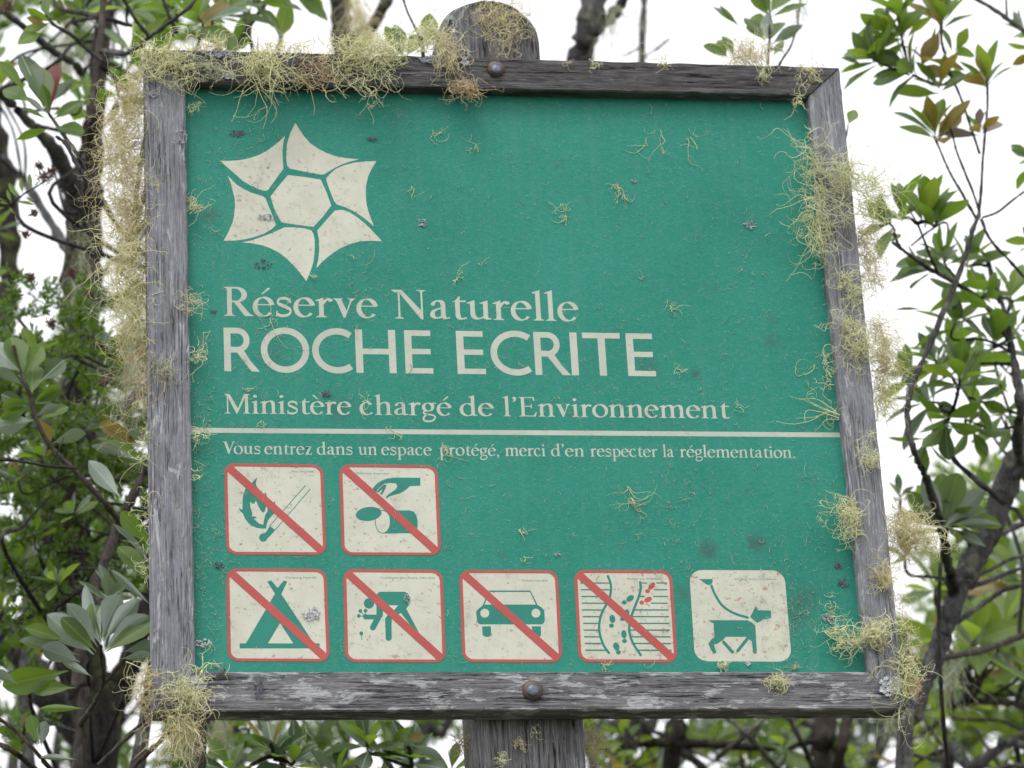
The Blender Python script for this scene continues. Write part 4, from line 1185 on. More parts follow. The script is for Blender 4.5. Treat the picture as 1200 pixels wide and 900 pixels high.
def foliose(label, px, py, rx, ry, n, material, Y, size=0.0016, name='leafy_lichen', group=None):
    """flat lobed lichen: many small upturned flakes"""
    r = np.random.default_rng(int(px * 7 + py))
    c = at(px, py, Y)
    m_px = 1 / ppm(c)
    V, F = [], []
    for i in range(n):
        a, q = r.uniform(0, 6.28), math.sqrt(r.uniform(0, 1))
        x, z = math.cos(a) * q * rx * m_px, math.sin(a) * q * ry * m_px
        s = size * r.uniform(0.5, 1.3)
        a2 = r.uniform(0, 6.28); k = len(V)
        d = np.array([math.cos(a2), math.sin(a2)]); e = np.array([-d[1], d[0]])
        lift = r.uniform(0.3, 1.1) * s
        b = np.array([x, z])
        for (u, v_, h) in ((-0.9, 0, 0.1), (-0.2, -0.6, 0.3), (0.6, -0.75, 0.7), (1.0, -0.2, 1.0), (0.7, 0.1, 0.6), (1.0, 0.4, 1.0), (0.5, 0.75, 0.7), (-0.2, 0.6, 0.3)):
            p = b + d * u * s + e * v_ * s
            V.append((c[0] + p[0], Y - 0.0004 - h * lift - 0.0002 * (i % 5), c[2] + p[1]))
        F.append(tuple(k + j for j in range(8)))
    o = obj(name, np.array(V) - 0, F, material)
    tag(o, label, 'lichen', group)
    return o


for (lab, x, y, rx, ry, n_, m_, Y_, s_) in (
    ('white grey leafy lichen on the camping pictogram', 366, 720, 12, 8, 60, M_FOLI_W, FY - 0.0006, 0.0017),
    ('dark leafy lichen above the star emblem, left', 278, 156, 9, 5, 34, M_FOLI_D, FY, 0.0016),
    ('dark leafy lichen on the left tile of the emblem', 313, 255, 11, 4, 36, M_FOLI, FY, 0.0014),
    ('small dark lichen specks below the emblem', 308, 310, 12, 6, 26, M_FOLI_D, FY, 0.0015),
    ('small dark lichen right above the star emblem', 436, 163, 6, 3, 16, M_FOLI_D, FY, 0.0015),
    ('grey flower shaped lichen right of the emblem', 495, 261, 7, 5, 26, M_FOLI, FY, 0.0015),
    ('dark lichen scab on the upper right of the face', 879, 264, 9, 5, 28, M_FOLI, FY, 0.0015),
    ('dark lichen scab over the word Ministère', 382, 462, 6, 4, 26, M_FOLI_D, FY - 0.0006, 0.0013),
    ('lichen scab on the back of the flower picker pictogram', 477, 702, 4, 6, 22, M_FOLI, FY - 0.0006, 0.0012),
    ('white and black lichen at the left edge above the bottom board', 238, 754, 10, 5, 34, M_FOLI_W, FY, 0.0016),
    ('dark lichen at the left edge of the face beside the fire pictogram', 256, 663, 6, 3, 22, M_FOLI_D, FY, 0.0015),
    ('grey and dark lichen crumbs at the left end of the bottom board', 254, 787, 10, 5, 30, M_FOLI_D, -0.001, 0.0016),
    ('dark lichen scab on the bottom board near its left end', 303, 808, 6, 12, 34, M_FOLI_D, -0.001, 0.0017),
    ('pale grey leafy lichen on the lower right corner', 1045, 805, 16, 12, 120, M_FOLI_W, -0.001, 0.0024),
    ('dark leafy lichen under the pale one on the lower right corner', 1062, 822, 11, 10, 70, M_FOLI_D, -0.002, 0.0022),
    ('dark lichen right of the dog pictogram, upper', 982, 663, 4, 5, 18, M_FOLI_D, FY, 0.0015),
    ('dark lichen right of the dog pictogram, lower', 987, 684, 6, 6, 30, M_FOLI_D, FY, 0.0016),
    ('grey dark lichen where the feathery sprig starts on the face', 972, 725, 8, 6, 34, M_FOLI, FY, 0.0016),
    ('grey crusty lichen on the left board near the upper corner', 212, 160, 8, 9, 50, M_FOLI, -0.0005, 0.0014),
    ('small crusty lichen under the corner tuft of the left board', 180, 111, 5, 3, 24, M_FOLI, -0.0005, 0.0014),
    ('grey crusty lichen on the top board near the left corner', 258, 63, 14, 5, 60, M_FOLI, -0.002, 0.0017),
    ('bluish crusty lichen on the top board under the matted tuft', 268, 89, 8, 5, 44, M_FOLI_W, -0.002, 0.0018),
    ('grey crusty lichen on the top board left of the post', 505, 70, 14, 5, 60, M_FOLI, -0.002, 0.0017),
    ('bluish lichen rosette beside the post on the top board', 544, 71, 5, 6, 34, M_FOLI_W, -0.002, 0.0017),
    ('grey lichen crust on the left shoulder of the post', 528, 28, 8, 11, 60, M_FOLI, PY - 0.001, 0.0018),
    ('tiny white lichen on the edge of the bottom board under the dog pictogram', 877, 778, 4, 3, 16, M_FOLI_W, FY, 0.0014),
    ('tiny dark lichen on the face left of the capitals', 250, 365, 4, 3, 12, M_FOLI_D, FY, 0.0013),
    ('tiny grey lichen on the face right of the litter pictogram', 653, 650, 3, 2, 10, M_FOLI, FY, 0.0013),
    ('tiny bluish lichen on the face near the tan curl', 743, 212, 3, 3, 10, M_FOLI, FY, 0.0013),
):
    foliose(lab, x, y, rx, ry, n_, m_, Y_, s_)

# ------------------------------------------------------------------ TREES AND SHRUBS
def leaf_mesh(name, width, fold, bend, tipy, material, seed):
    """unit leaf along +y, upper side +z, widest past the middle"""
    r = np.random.default_rng(seed)
    V, F = [], []
    st_ = [(0.0, 0.03), (0.12, 0.10), (0.3, 0.5), (0.5, 0.85), (0.68, 1.0), (0.84, 0.8), (0.95, 0.4), (1.0, 0.06)]
    for (y, wv) in st_:
        if tipy: wv = {0.68: 0.88, 0.84: 0.56, 0.95: 0.22, 1.0: 0.02}.get(y, wv * 1.05)
        hw_ = wv * width / 2
        zc = -bend * y * y
        for s in (-1, -0.5, 0, 0.5, 1):
            V.append((s * hw_, y, zc + fold * abs(s) * hw_ + r.normal(0, 0.006)))
    for i in range(len(st_) - 1):
        for k in range(4):
            a = i * 5 + k
            F.append((a, a + 1, a + 6, a + 5))
    me = bpy.data.meshes.new(name)
    me.from_pydata(V, [], F)
    me.materials.append(material)
    me.polygons.foreach_set('use_smooth', [True] * len(F))
    me.update()
    return me


SHAPES = [(0.44, 0.30, 0.10, 0), (0.50, 0.15, 0.2, 1), (0.38, 0.40, -0.06, 1), (0.46, 0.25, 0.25, 1), (0.40, 0.35, 0.02, 1)]
LEAVES = [[leaf_mesh('leaf', *sh, m_, 10 * i + k) for k, sh in enumerate(SHAPES)] for i, m_ in enumerate(M_LEAF)]
lrnd = random.Random(21)
RT = Matrix(RC.T.tolist())            # camera -> world directions
VIEW = Vector(RC[2])


def pxdir(dx, dy, dz=0.0):
    """direction given by photo right / photo down / away from the viewer"""
    return (RT @ Vector((dx, dy, dz))).normalized()


def put_leaf(tree, P, d, up, L, kind, wid=1.0, shape=None):
    if tree['n_leaf'] >= 300: return
    tree['n_leaf'] += 1
    d = d.normalized()
    z = (up - d * up.dot(d))
    if z.length < 1e-3: z = Vector((0, 0, 1)) - d * d.z
    z.normalize()
    x = d.cross(z)
    me = LEAVES[kind][lrnd.randrange(5) if shape is None else shape]
    o = bpy.data.objects.new('leaf', me)
    COL.objects.link(o)
    o.parent = tree
    M = Matrix(((x.x, d.x, z.x, 0), (x.y, d.y, z.y, 0), (x.z, d.z, z.z, 0), (0, 0, 0, 1)))
    M = M @ Matrix.Diagonal((L * wid, L, L, 1))
    M.translation = Vector(P) - Vector(base_of(tree))
    o.matrix_local = M


def tree_root(name, label, cat, x, y, group=None):
    t = empty(name, (x, y, 0))
    tag(t, label, cat, group)
    t['n_leaf'] = 0
    return t


def limb(tree, name, pts, material, px=True, ground=False, n=7, knob=0.12, seed=None):
    """tapered, slightly knotty limb through (photo x, photo y, Y, radius px) or world (x, y, z, r)"""
    r = np.random.default_rng(seed if seed is not None else int(abs(pts[0][0] * 3 + pts[0][1] * 5 + len(pts))))
    C, R = [], []
    for p in pts:
        if px:
            c = at(p[0], p[1], p[2]); C.append(c); R.append(p[3] / ppm(c))
        else:
            C.append(np.array(p[:3])); R.append(p[3])
    if ground:
        c, q = C[-1], C[-2]
        bx, by = tree.location.x, tree.location.y
        for t in (0.3, 0.65, 0.93, 1.0):
            C.append(np.array([c[0] + (bx - c[0]) * t + 0.02 * math.sin(9 * t), c[1] + (by - c[1]) * t, c[2] * (1 - t) - (0.03 if t == 1.0 else 0)]))
            R.append(max(R[len(pts) - 1] * (1 + 0.35 * t), 0.012) * (1.25 if t == 1.0 else 1))
    Q = smooth_open([np.append(c, rr_) for c, rr_ in zip(C, R)], n)
    Q = np.array(Q)
    P, R = Q[:, :3], np.maximum(Q[:, 3], 0.0006)
    K = len(P)
    P = P + r.normal(0, 1, (K, 3)) * (R * knob * 0.5)[:, None]
    R = R * (1 + r.normal(0, knob, K))
    sd = 8 if R.max() > 0.006 else 5
    V, F = tubes(P[None], R[None], sd)
    if sd == 8:
        V = V.reshape(K, sd, 3)
        ctr = P[:, None, :]
        V = (ctr + (V - ctr) * (1 + r.normal(0, 0.07, (K, sd, 1)))).reshape(-1, 3)
    o = mesh_np(name, V, F, material, tree)
    o.data.polygons.foreach_set('use_smooth', [True] * len(F))
    return P


def rosette(tree, px_, py_, Y, axis, n, Lpx, kinds, e0=20, e1=85, twig=None, tr=1.6, world=None, facing=True):
    P = Vector(world) if world is not None else Vector(at(px_, py_, Y))
    m_px = 1 / ppm(P)
    ax = axis.normalized() if isinstance(axis, Vector) else pxdir(*axis)
    u = ax.orthogonal().normalized(); v_ = ax.cross(u)
    a0 = lrnd.uniform(0, 6.28)
    for i in range(n):
        f = (i + 0.5) / n
        e = math.radians(e0 + (e1 - e0) * f + lrnd.uniform(-9, 9))
        a = a0 + i * 2.39996 + lrnd.uniform(-0.2, 0.2)
        rad = u * math.cos(a) + v_ * math.sin(a)
        d = ax * math.cos(e) + rad * math.sin(e)
        L = Lpx * 1.12 * m_px * lrnd.uniform(0.7, 1.12) * (0.75 + 0.25 * f)
        kd = lrnd.choices(range(6), kinds)[0]
        up = ax * math.sin(e) - rad * math.cos(e) + Vector((lrnd.uniform(-.3, .3), lrnd.uniform(-.3, .3), lrnd.uniform(-.3, .3)))
        base = P - ax * (f * Lpx * 0.22 * m_px)
        fc_ = VIEW * (-0.75 if lrnd.random() < 0.62 else 0.75)
        put_leaf(tree, base, d, up * 0.8 + fc_ * (0.6 if facing else 0.35), L, kd)
    if twig is not None:
        T = Vector(twig)
        mid = (P + T) / 2 + Vector((lrnd.uniform(-1, 1), lrnd.uniform(-1, 1), lrnd.uniform(-1, 0.3))) * (P - T).length * 0.10
        q = P - ax * min(0.03, (P - T).length * 0.3)
        rr_ = tr * m_px
        limb(tree, 'twig', [(P.x, P.y, P.z, rr_ * 0.7), (q.x, q.y, q.z, rr_), (mid.x, mid.y, mid.z, rr_ * 1.1), (T.x, T.y, T.z, rr_ * 1.5)], M_TWIG, False, n=5, knob=0.18)


def near(lines, P):
    best, bd = None, 1e9
    for ln in lines:
        d = np.linalg.norm(ln - np.asarray(P), axis=1) + np.maximum(0, ln[:, 2] - P[2]) * 0.8 + rng.uniform(0, 0.12, len(ln))
        k = int(np.argmin(d))
        if d[k] < bd: bd, best = d[k], ln[k]
    return best


def canopy(tree, lines, rect, n, Ys, Lpx, kinds, per=(6, 10), keep=None, e1=85, tr=1.5, up=0.8):
    x0, y0, x1, y1 = rect
    for i in range(n):
        for _ in range(20):
            x, y = lrnd.uniform(x0, x1), lrnd.uniform(y0, y1)
            if keep is None or keep(x, y): break
        Y = lrnd.uniform(*Ys)
        P = at(x, y, Y)
        T = near(lines, P)
        out = Vector(P - T)
        out = (out.normalized() if out.length > 1e-4 else Vector((0, 0, 1))) * 0.7 + Vector((lrnd.uniform(-.5, .5), lrnd.uniform(-.7, .2), up))
        rosette(tree, x, y, Y, out, lrnd.randint(*per), Lpx * lrnd.uniform(0.8, 1.15), kinds, 25, e1, T, tr)


def leaf_px(tree, b, t, Y, kind, wid=1.0, face=-0.6, roll=0.0, dz=0.0, shape=None):
    """one leaf from photo point b to photo point t; face: how far its upper side turns to the viewer"""
    B, T = Vector(at(b[0], b[1], Y)), Vector(at(t[0], t[1], Y + dz))
    d = T - B
    side = d.cross(VIEW).normalized()
    up = VIEW * face + side * roll + Vector((0, 0, 0.25))
    put_leaf(tree, B, d, up, d.length, kind, wid, shape)


def fine_foliage(tree, name, rect, n_tw, Ys, Lpx, leafpx, material, seed, keep=None, label=None):
    """dense little-leaved sprays: thin twigs closely set with small leaves (one stuff part)"""
    r = np.random.default_rng(seed)
    x0, y0, x1, y1 = rect
    S_, D_ = [], []
    while len(S_) < n_tw:
        x, y = r.uniform(x0, x1), r.uniform(y0, y1)
        if keep is not None and not keep(x, y): continue
        S_.append(at(x, y, r.uniform(*Ys)))
        d = np.array(pxdir(r.normal(0, 0.7), -1.0 + r.normal(0, 0.5), r.normal(0, 0.5)))
        D_.append(d)
    S_, D_ = np.array(S_), np.array(D_)
    m_px = 1 / ppm(S_[0])
    L = Lpx * m_px * r.uniform(0.5, 1.2, n_tw)
    K = 9
    P = grow(S_, D_, L, K, 0.12, 0.0, 0.12, None, seed)
    V, F = tubes(P, np.linspace(1, 0.5, K)[None] * 0.7 * m_px * np.ones((n_tw, 1)))
    # leaves: diamond pairs
    per = 5
    idx = np.repeat(np.arange(n_tw), (K - 1) * per)
    kk = np.tile(np.repeat(np.arange(K - 1), per), n_tw)
    tt = r.uniform(0, 1, len(idx))[:, None]
    B = P[idx, kk] * (1 - tt) + P[idx, kk + 1] * tt
    td = P[idx, kk + 1] - P[idx, kk]; td /= np.linalg.norm(td, axis=1, keepdims=True)
    rd = r.normal(0, 1, td.shape); rd -= (rd * td).sum(1, keepdims=True) * td
    rd /= np.linalg.norm(rd, axis=1, keepdims=True)
    d = td * 0.7 + rd
    d /= np.linalg.norm(d, axis=1, keepdims=True)
    s = np.cross(d, td + r.normal(0, 0.3, td.shape)); s /= np.linalg.norm(s, axis=1, keepdims=True)
    ll = (leafpx * m_px * r.uniform(0.6, 1.25, len(idx)))[:, None]
    lv = np.stack([B, B + d * ll * 0.55 - s * ll * 0.17, B + d * ll, B + d * ll * 0.55 + s * ll * 0.17], 1).reshape(-1, 3)
    lf = np.arange(len(lv)).reshape(-1, 4)
    o1 = mesh_np(name, lv, lf, material, tree)
    o1['kind'] = 'stuff'
    if label: o1['label'] = label
    o2 = mesh_np('fine_twigs', V, F, M_TWIG, tree)
    o2['kind'] = 'stuff'


G_ = (6, 3, 2, 0.5, 0, 0)
GY = (3, 6, 1, 1.5, 0, 0)
GG = (3, 1, 6, 0.3, 0, 0)

# --- left: mossy trunk with its limbs
tA = tree_root('mossy_tree', 'dark mossy tree trunk left of the sign with lichen and crossing limbs', 'tree', -1.02, 1.3)
lnA = [limb(tA, 'trunk', [(128, -70, 1.25, 8), (121, 20, 1.25, 9), (113, 110, 1.25, 12), (106, 180, 1.28, 15), (99, 250, 1.3, 21), (97, 330, 1.3, 24), (92, 420, 1.3, 19), (85, 510, 1.3, 22), (72, 600, 1.3, 27), (80, 690, 1.3, 30), (98, 790, 1.3, 28), (108, 905, 1.3, 30)], M_BARK_D, ground=True, knob=0.07)]
for q in ([(96, 260, 1.25, 15), (82, 215, 1.2, 12), (66, 178, 1.15, 9), (40, 150, 1.1, 6), (10, 118, 1.0, 5), (-40, 80, 1.0, 4)],
          [(108, 120, 1.2, 6), (92, 80, 1.1, 5), (60, 58, 1.0, 4.5), (15, 22, 0.9, 3.5), (-30, -10, 0.9, 3)],
          [(98, 360, 1.3, 6), (150, 345, 1.2, 5), (215, 300, 1.1, 5), (300, 150, 1.1, 4), (330, 40, 1.1, 3)],
          [(85, 520, 1.35, 9), (45, 470, 1.5, 7), (10, 390, 1.6, 5), (-30, 330, 1.6, 4)],
          [(90, 560, 1.35, 10), (140, 480, 1.6, 8), (260, 380, 1.9, 7), (380, 200, 2.0, 6), (400, 60, 2.0, 9)]):
    lnA.append(limb(tA, 'branch', q, M_BARK_G, knob=0.1))
tw = random.Random(5)
for _ in range(26):
    x_, y_ = tw.uniform(-20, 170), tw.uniform(-20, 880)
    a_ = tw.uniform(-2.6, -0.5); ln_ = tw.uniform(60, 150); Yt = tw.uniform(0.8, 1.7)
    q = [(x_ + math.cos(a_) * ln_ * t + tw.uniform(-7, 7), y_ + math.sin(a_) * ln_ * t + tw.uniform(-7, 7), Yt + 0.15 * t, 2.6 - 2.0 * t) for t in (0, 0.35, 0.7, 1)]
    T_ = near(lnA, at(x_, y_, Yt)); mm = 1 / ppm(T_)
    wp = [(T_[0], T_[1], T_[2], 3.2 * mm)] + [tuple(at(a, b, c)) + (r_ * mm,) for a, b, c, r_ in q]
    limb(tA, 'twig', wp, M_TWIG, False, n=5)
canopy(tA, lnA, (-60, -60, 180, 130), 12, (0.9, 1.6), 42, G_)
canopy(tA, lnA, (-60, 250, 170, 480), 9, (1.2, 1.9), 36, G_)
canopy(tA, lnA, (180, 150, 420, 700), 8, (0.6, 1.8), 40, G_)

# slim dark stem in front of it, with the red leaf
tB = tree_root('slender_tree', 'slim dark forked stem with big green leaves and one red leaf, upper left', 'tree', -0.95, 1.5)
lnB = [limb(tB, 'trunk', [(124, -50, 0.62, 3.5), (119, 30, 0.62, 4), (112, 90, 0.62, 4.5), (106, 160, 0.65, 5), (102, 220, 0.95, 6), (98, 300, 1.42, 7), (92, 420, 1.43, 7), (85, 510, 1.43, 7), (76, 620, 1.43, 7), (98, 790, 1.44, 8), (104, 905, 1.45, 9)], M_BARK_B, ground=True)]
for q in ([(107, 150, 0.62, 4), (122, 66, 0.6, 0.1)][:0],
          [(160, 92, 0.5, 2), (140, 80, 0.52, 2.5), (112, 66, 0.55, 3), (85, 42, 0.55, 2.8), (60, 26, 0.55, 2.2), (48, 2, 0.55, 2)],
          [(108, 175, 0.6, 4), (96, 200, 0.6, 3)][:0],
          [(101, 225, 0.95, 4), (96, 192, 0.5, 3), (76, 160, 0.48, 2.8), (58, 134, 0.48, 2.2), (55, 126, 0.48, 2)],
          [(140, 266, 0.42, 3), (112, 232, 0.42, 3.4), (92, 195, 0.42, 3), (70, 155, 0.42, 2.4)][:0],
          [(176, 305, 0.28, 3), (156, 285, 0.29, 3.2), (136, 262, 0.30, 3.4), (112, 222, 0.34, 3.4), (92, 196, 0.36, 3.0), (78, 170, 0.38, 2.6), (66, 160, 0.40, 2)],
          [(118, 60, 0.6, 3.6), (150, 62, 0.55, 3), (175, 43, 0.5, 2.6), (222, 8, 0.45, 2.2), (240, -20, 0.45, 2)],
          [(175, 43, 0.5, 2.6), (158, 22, 0.5, 2.2), (140, -10, 0.5, 2)],
          [(207, 38, 0.5, 3), (198, 18, 0.5, 2.6), (188, -10, 0.5, 2)],
          [(100, 270, 1.2, 3), (97, 252, 0.8, 2), (85, 232, 0.6, 1.6), (72, 224, 0.6, 1.2)]):
    if q: lnB.append(limb(tB, 'branch', q, M_BARK_G if q[0][3] > 3 else M_TWIG))
for (b, t, k, wd, fc) in (((56, 133), (42, 66), 0, 1.0, -.5), ((58, 133), (62, 72), 4, 1.0, -.7), ((60, 120), (84, 92), 2, 0.7, .5), ((58, 134), (48, 98), 0, 1.1, -.7),
                          ((56, 134), (28, 112), 2, 0.5, .4), ((60, 136), (92, 122), 1, 0.8, -.4), ((52, 128), (28, 60), 2, .8, -.3), ((62, 140), (98, 118), 0, 1.1, -.6), ((64, 150), (100, 152), 0, 1.3, -.7),
                          ((56, 140), (24, 128), 0, .9, -.6), ((58, 150), (20, 165), 0, .9, .4), ((64, 100), (100, 100), 1, 1.0, -.7), ((30, 108), (0, 70), 0, .9, -.5), ((36, 120), (2, 98), 0, 1.2, -.6),
                          ((60, 26), (32, 10), 0, 1.2, -.5), ((60, 26), (25, 40), 1, 1.1, -.6), ((58, 22), (48, -12), 0, 1.3, -.5), ((56, 30), (30, 22), 3, 1.3, -.6), ((50, 38), (22, 46), 1, 1.4, -.6)):
    leaf_px(tB, b, t, 0.46, k, wd, fc, lrnd.uniform(-.5, .5), lrnd.uniform(-0.02, 0.02))
# long leaved crown above the top board, left
rosette(tB, 232, 20, 0.6, (-0.1, -0.9, -0.3), 12, 62, (5, 3, 1, .5, 0, 0), 15, 110, lnB[3][8], 2)
rosette(tB, 262, 14, 0.75, (0.6, -0.7, -0.3), 11, 62, (6, 2, 1, .5, 0, 0), 25, 110, lnB[3][8], 2)
rosette(tB, 195, 5, 0.7, (-0.4, -0.7, -0.3), 10, 55, (6, 2, 1, .5, 0, 0), 25, 110, lnB[3][8], 2)
rosette(tB, 305, 2, 0.85, (0.8, -0.3, -0.3), 12, 62, (8, 1, 1, .3, 0, 0), 25, 110, lnB[3][8], 2)
rosette(tB, 345, -12, 0.9, (0.8, 0.1, -0.3), 11, 58, (8, 1, 1, .3, 0, 0), 25, 110, lnB[3][8], 2)
rosette(tB, 150, 2, 0.8, (0.1, -0.7, -0.3), 9, 48, G_, 25, 110, lnB[0][6], 2)
rosette(tB, 98, 12, 0.9, (0.1, -0.3, -0.3), 10, 46, G_, 25, 110, lnB[0][6], 2)
rosette(tB, 70, -5, 0.9, (0.1, 0.3, -0.3), 9, 46, G_, 25, 110, lnB[0][6], 2)
rosette(tB, 140, 115, 0.9, (0.1, 0.3, -0.3), 7, 36, G_, 25, 110, lnB[0][12], 2)

# far left dark trunk
tC = tree_root('dark_tree', 'dark tree trunk cut off by the left edge of the picture', 'tree', -1.35, 1.9)
lnC = [limb(tC, 'trunk', [(-30, -60, 1.8, 10), (-18, 80, 1.8, 11), (0, 190, 1.8, 14), (9, 260, 1.8, 13), (10, 330, 1.8, 12), (0, 420, 1.8, 13), (-20, 560, 1.8, 16), (-30, 905, 1.9, 20)], M_BARK_D, ground=True)]
lnC.append(limb(tC, 'branch', [(4, 184, 1.75, 4), (30, 215, 1.7, 5), (58, 258, 1.6, 5.5), (80, 294, 1.5, 6), (98, 318, 1.4, 7)], M_BARK_G))
canopy(tC, lnC, (-80, -20, 20, 160), 6, (1.4, 2.2), 34, G_)
canopy(tC, lnC, (-120, 300, 60, 800), 14, (1.4, 2.4), 36, G_)

# leafy stem at the left with big dark and pale leaves
tD = tree_root('leafy_shrub', 'leafy shrub at the left edge with large dark leaves and pale undersides', 'shrub', -0.75, 0.5)
lnD = [limb(tD, 'stem', [(16, 405, 0.45, 1.8), (26, 440, 0.45, 2.2), (36, 466, 0.45, 2.6), (41, 488, 0.45, 2.8), (58, 522, 0.45, 2.8), (84, 548, 0.45, 3), (118, 585, 0.46, 3.4), (140, 612, 0.48, 4), (165, 656, 0.5, 4), (200, 760, 0.5, 5), (235, 905, 0.5, 6)], M_BARK_B, ground=True)]
for (b, t, k, wd, fc) in (((37, 463), (39, 424), 0, 1.3, -.8), ((28, 442), (14, 392), 0, 1.2, -.7), ((30, 440), (49, 404), 0, 1.1, -.7), ((46, 448), (76, 420), 2, 1.2, -.4), ((38, 472), (72, 454), 0, 1.1, -.5), ((40, 474), (66, 458), 2, 1.2, .6),
                          ((44, 492), (80, 474), 0, .9, -.5), ((42, 488), (68, 474), 2, 1.1, .7), ((41, 492), (-6, 500), 2, 1.2, .6), ((44, 490), (60, 516), 3, 1.2, -.6), ((60, 520), (98, 506), 2, 1.0, .6), ((24, 436), (-8, 405), 2, 1.3, .6),
                          ((28, 452), (-6, 430), 2, .9, .5), ((38, 480), (0, 462), 2, 1.0, -.5), ((34, 470), (4, 476), 0, 1.0, -.5), ((36, 476), (2, 490), 0, .9, -.6)):
    leaf_px(tD, b, t, 0.45, k, wd, fc, lrnd.uniform(-.4, .4), lrnd.uniform(-0.02, 0.02), 0 if k != 3 else 1)
for (b, t, k, wd, fc) in (((165, 524), (118, 494), 3, .8, -.5), ((160, 522), (118, 500), 2, .5, .6), ((176, 548), (120, 516), 0, .9, -.5), ((168, 544), (110, 520), 2, .6, .6), ((142, 584), (106, 542), 2, .8, .6), ((180, 518), (150, 505), 2, 1.3, .5),
                          ((178, 682), (140, 638), 0, .95, -.7), ((178, 662), (136, 612), 2, .4, .5), ((178, 710), (130, 668), 2, .35, .5), ((180, 640), (140, 600), 0, .9, -.6)):
    leaf_px(tD, b, t, 0.40, k, wd, fc, lrnd.uniform(-.3, .3), lrnd.uniform(-0.02, 0.02), 0)
limb(tD, 'branch', [(178, 612, 0.5, 1.5), (160, 622, 0.5, 2), (140, 632, 0.5, 2)], M_TWIG)
limb(tD, 'branch', [(92, 549, 0.3, 1.2), (55, 546, 0.3, 1.8), (20, 540, 0.3, 1.8), (-20, 538, 0.3, 1.8)], M_TWIG)
limb(tD, 'branch', [(62, 540, 0.3, 1), (70, 525, 0.3, 0.9), (75, 513, 0.3, 0.6)], M_TWIG)

# brown stem with the pale rosette, lower left
tE = tree_root('grey_leaved_shrub', 'brown stemmed shrub at lower left carrying a whorl of pale grey green leaves', 'shrub', -0.98, 0.75)
lnE = [limb(tE, 'stem', [(174, 540, 0.8, 5), (160, 572, 0.8, 5.5), (141, 612, 0.8, 6), (122, 660, 0.78, 7), (106, 706, 0.76, 7), (97, 745, 0.75, 7), (92, 800, 0.75, 8), (90, 905, 0.75, 9)], M_BARK_B, ground=True),
       limb(tE, 'branch', [(118, 756, 0.4, 1.8), (119, 775, 0.42, 2.2), (121, 800, 0.45, 2.6), (110, 825, 0.6, 3), (94, 850, 0.75, 3.5), (91, 866, 0.77, 3)], M_BARK_B),
       limb(tE, 'branch', [(150, 762, 0.45, 1.4), (136, 785, 0.45, 1.8), (121, 802, 0.46, 2)], M_BARK_B)]
for (b, t, k, wd, fc) in (((113, 764), (73, 722), 0, .9, -.8), ((110, 767), (58, 721), 2, 1.0, .7), ((94, 768), (25, 747), 2, .7, .7), ((94, 776), (50, 757), 2, 1.3, .7), ((78, 752), (31, 733), 0, .9, -.6), ((80, 786), (2, 804), 0, .95, -.6), ((88, 806), (34, 806), 0, .8, -.5),
                          ((108, 793), (74, 774), 2, .6, .6), ((119, 752), (111, 712), 0, .9, -.6), ((121, 752), (130, 720), 0, 1.1, -.7), ((124, 764), (178, 726), 0, 1.0, -.6), ((122, 762), (172, 722), 2, 1.0, .6), ((144, 764), (182, 755), 2, 1.1, .6), ((142, 772), (180, 768), 2, 1.0, .6),
                          ((118, 755), (98, 690), 2, .45, .4), ((116, 752), (88, 714), 2, .9, .6), ((120, 745), (138, 698), 2, 1.3, .6), ((122, 750), (160, 704), 2, .8, .6), ((114, 758), (82, 706), 2, 1.0, .6), ((120, 750), (126, 708), 2, 1.0, .6), ((110, 742), (104, 706), 0, .8, -.5),
                          ((100, 830), (48, 830), 0, .4, .5), ((90, 890), (50, 886), 2, .4, .5), ((46, 872), (34, 838), 0, 1.2, -.6), ((48, 875), (52, 845), 2, 1.2, .6), ((22, 802), (-10, 785), 2, 1.0, .6)):
    leaf_px(tE, b, t, 0.38, k, wd, fc, lrnd.uniform(-.3, .3), lrnd.uniform(-0.02, 0.03), 0)
rosette(tE, 128, 700, 0.6, (0.2, -1, -0.1), 9, 44, (1, 0, 6, 0, 0, 0), 15, 95, lnE[0][20], 2)
for q in ([(115, 897, 0.2, 3), (145, 868, 0.2, 3), (172, 842, 0.2, 2.6), (200, 810, 0.2, 2)], [(150, 905, 0.25, 3), (178, 878, 0.25, 3), (204, 852, 0.25, 2.6), (240, 815, 0.25, 2)],
          [(-10, 836, 0.5, 2.2), (20, 858, 0.5, 2.6), (48, 888, 0.5, 2.8), (70, 915, 0.6, 3)], [(-10, 866, 0.5, 3), (20, 884, 0.5, 3.4), (44, 905, 0.6, 3.6)]):
    limb(tE, 'branch', q, M_BARK_B)
canopy(tE, lnE, (0, 640, 60, 900), 5, (0.9, 1.3), 34, G_)

# big leaning trunk bottom left
tF = tree_root('leaning_tree', 'thick grey brown trunk leaning at the bottom left behind the brown stem', 'tree', -0.85, 1.9)
lnF = [limb(tF, 'trunk', [(-20, 700, 1.7, 10), (20, 760, 1.75, 14), (55, 810, 1.8, 18), (90, 850, 1.85, 23), (112, 905, 1.9, 26)], M_BARK_G, ground=True),
       limb(tF, 'branch', [(120, 860, 1.8, 18), (150, 780, 1.7, 15), (185, 690, 1.7, 12), (240, 560, 1.7, 9)], M_BARK_D),
       limb(tF, 'branch', [(34, 905, 1.6, 9), (30, 830, 1.6, 9), (34, 740, 1.6, 9), (40, 640, 1.6, 9), (20, 560, 1.6, 8)], M_BARK_G)]
canopy(tF, lnF, (-60, 560, 250, 850), 10, (1.5, 2.6), 36, G_)

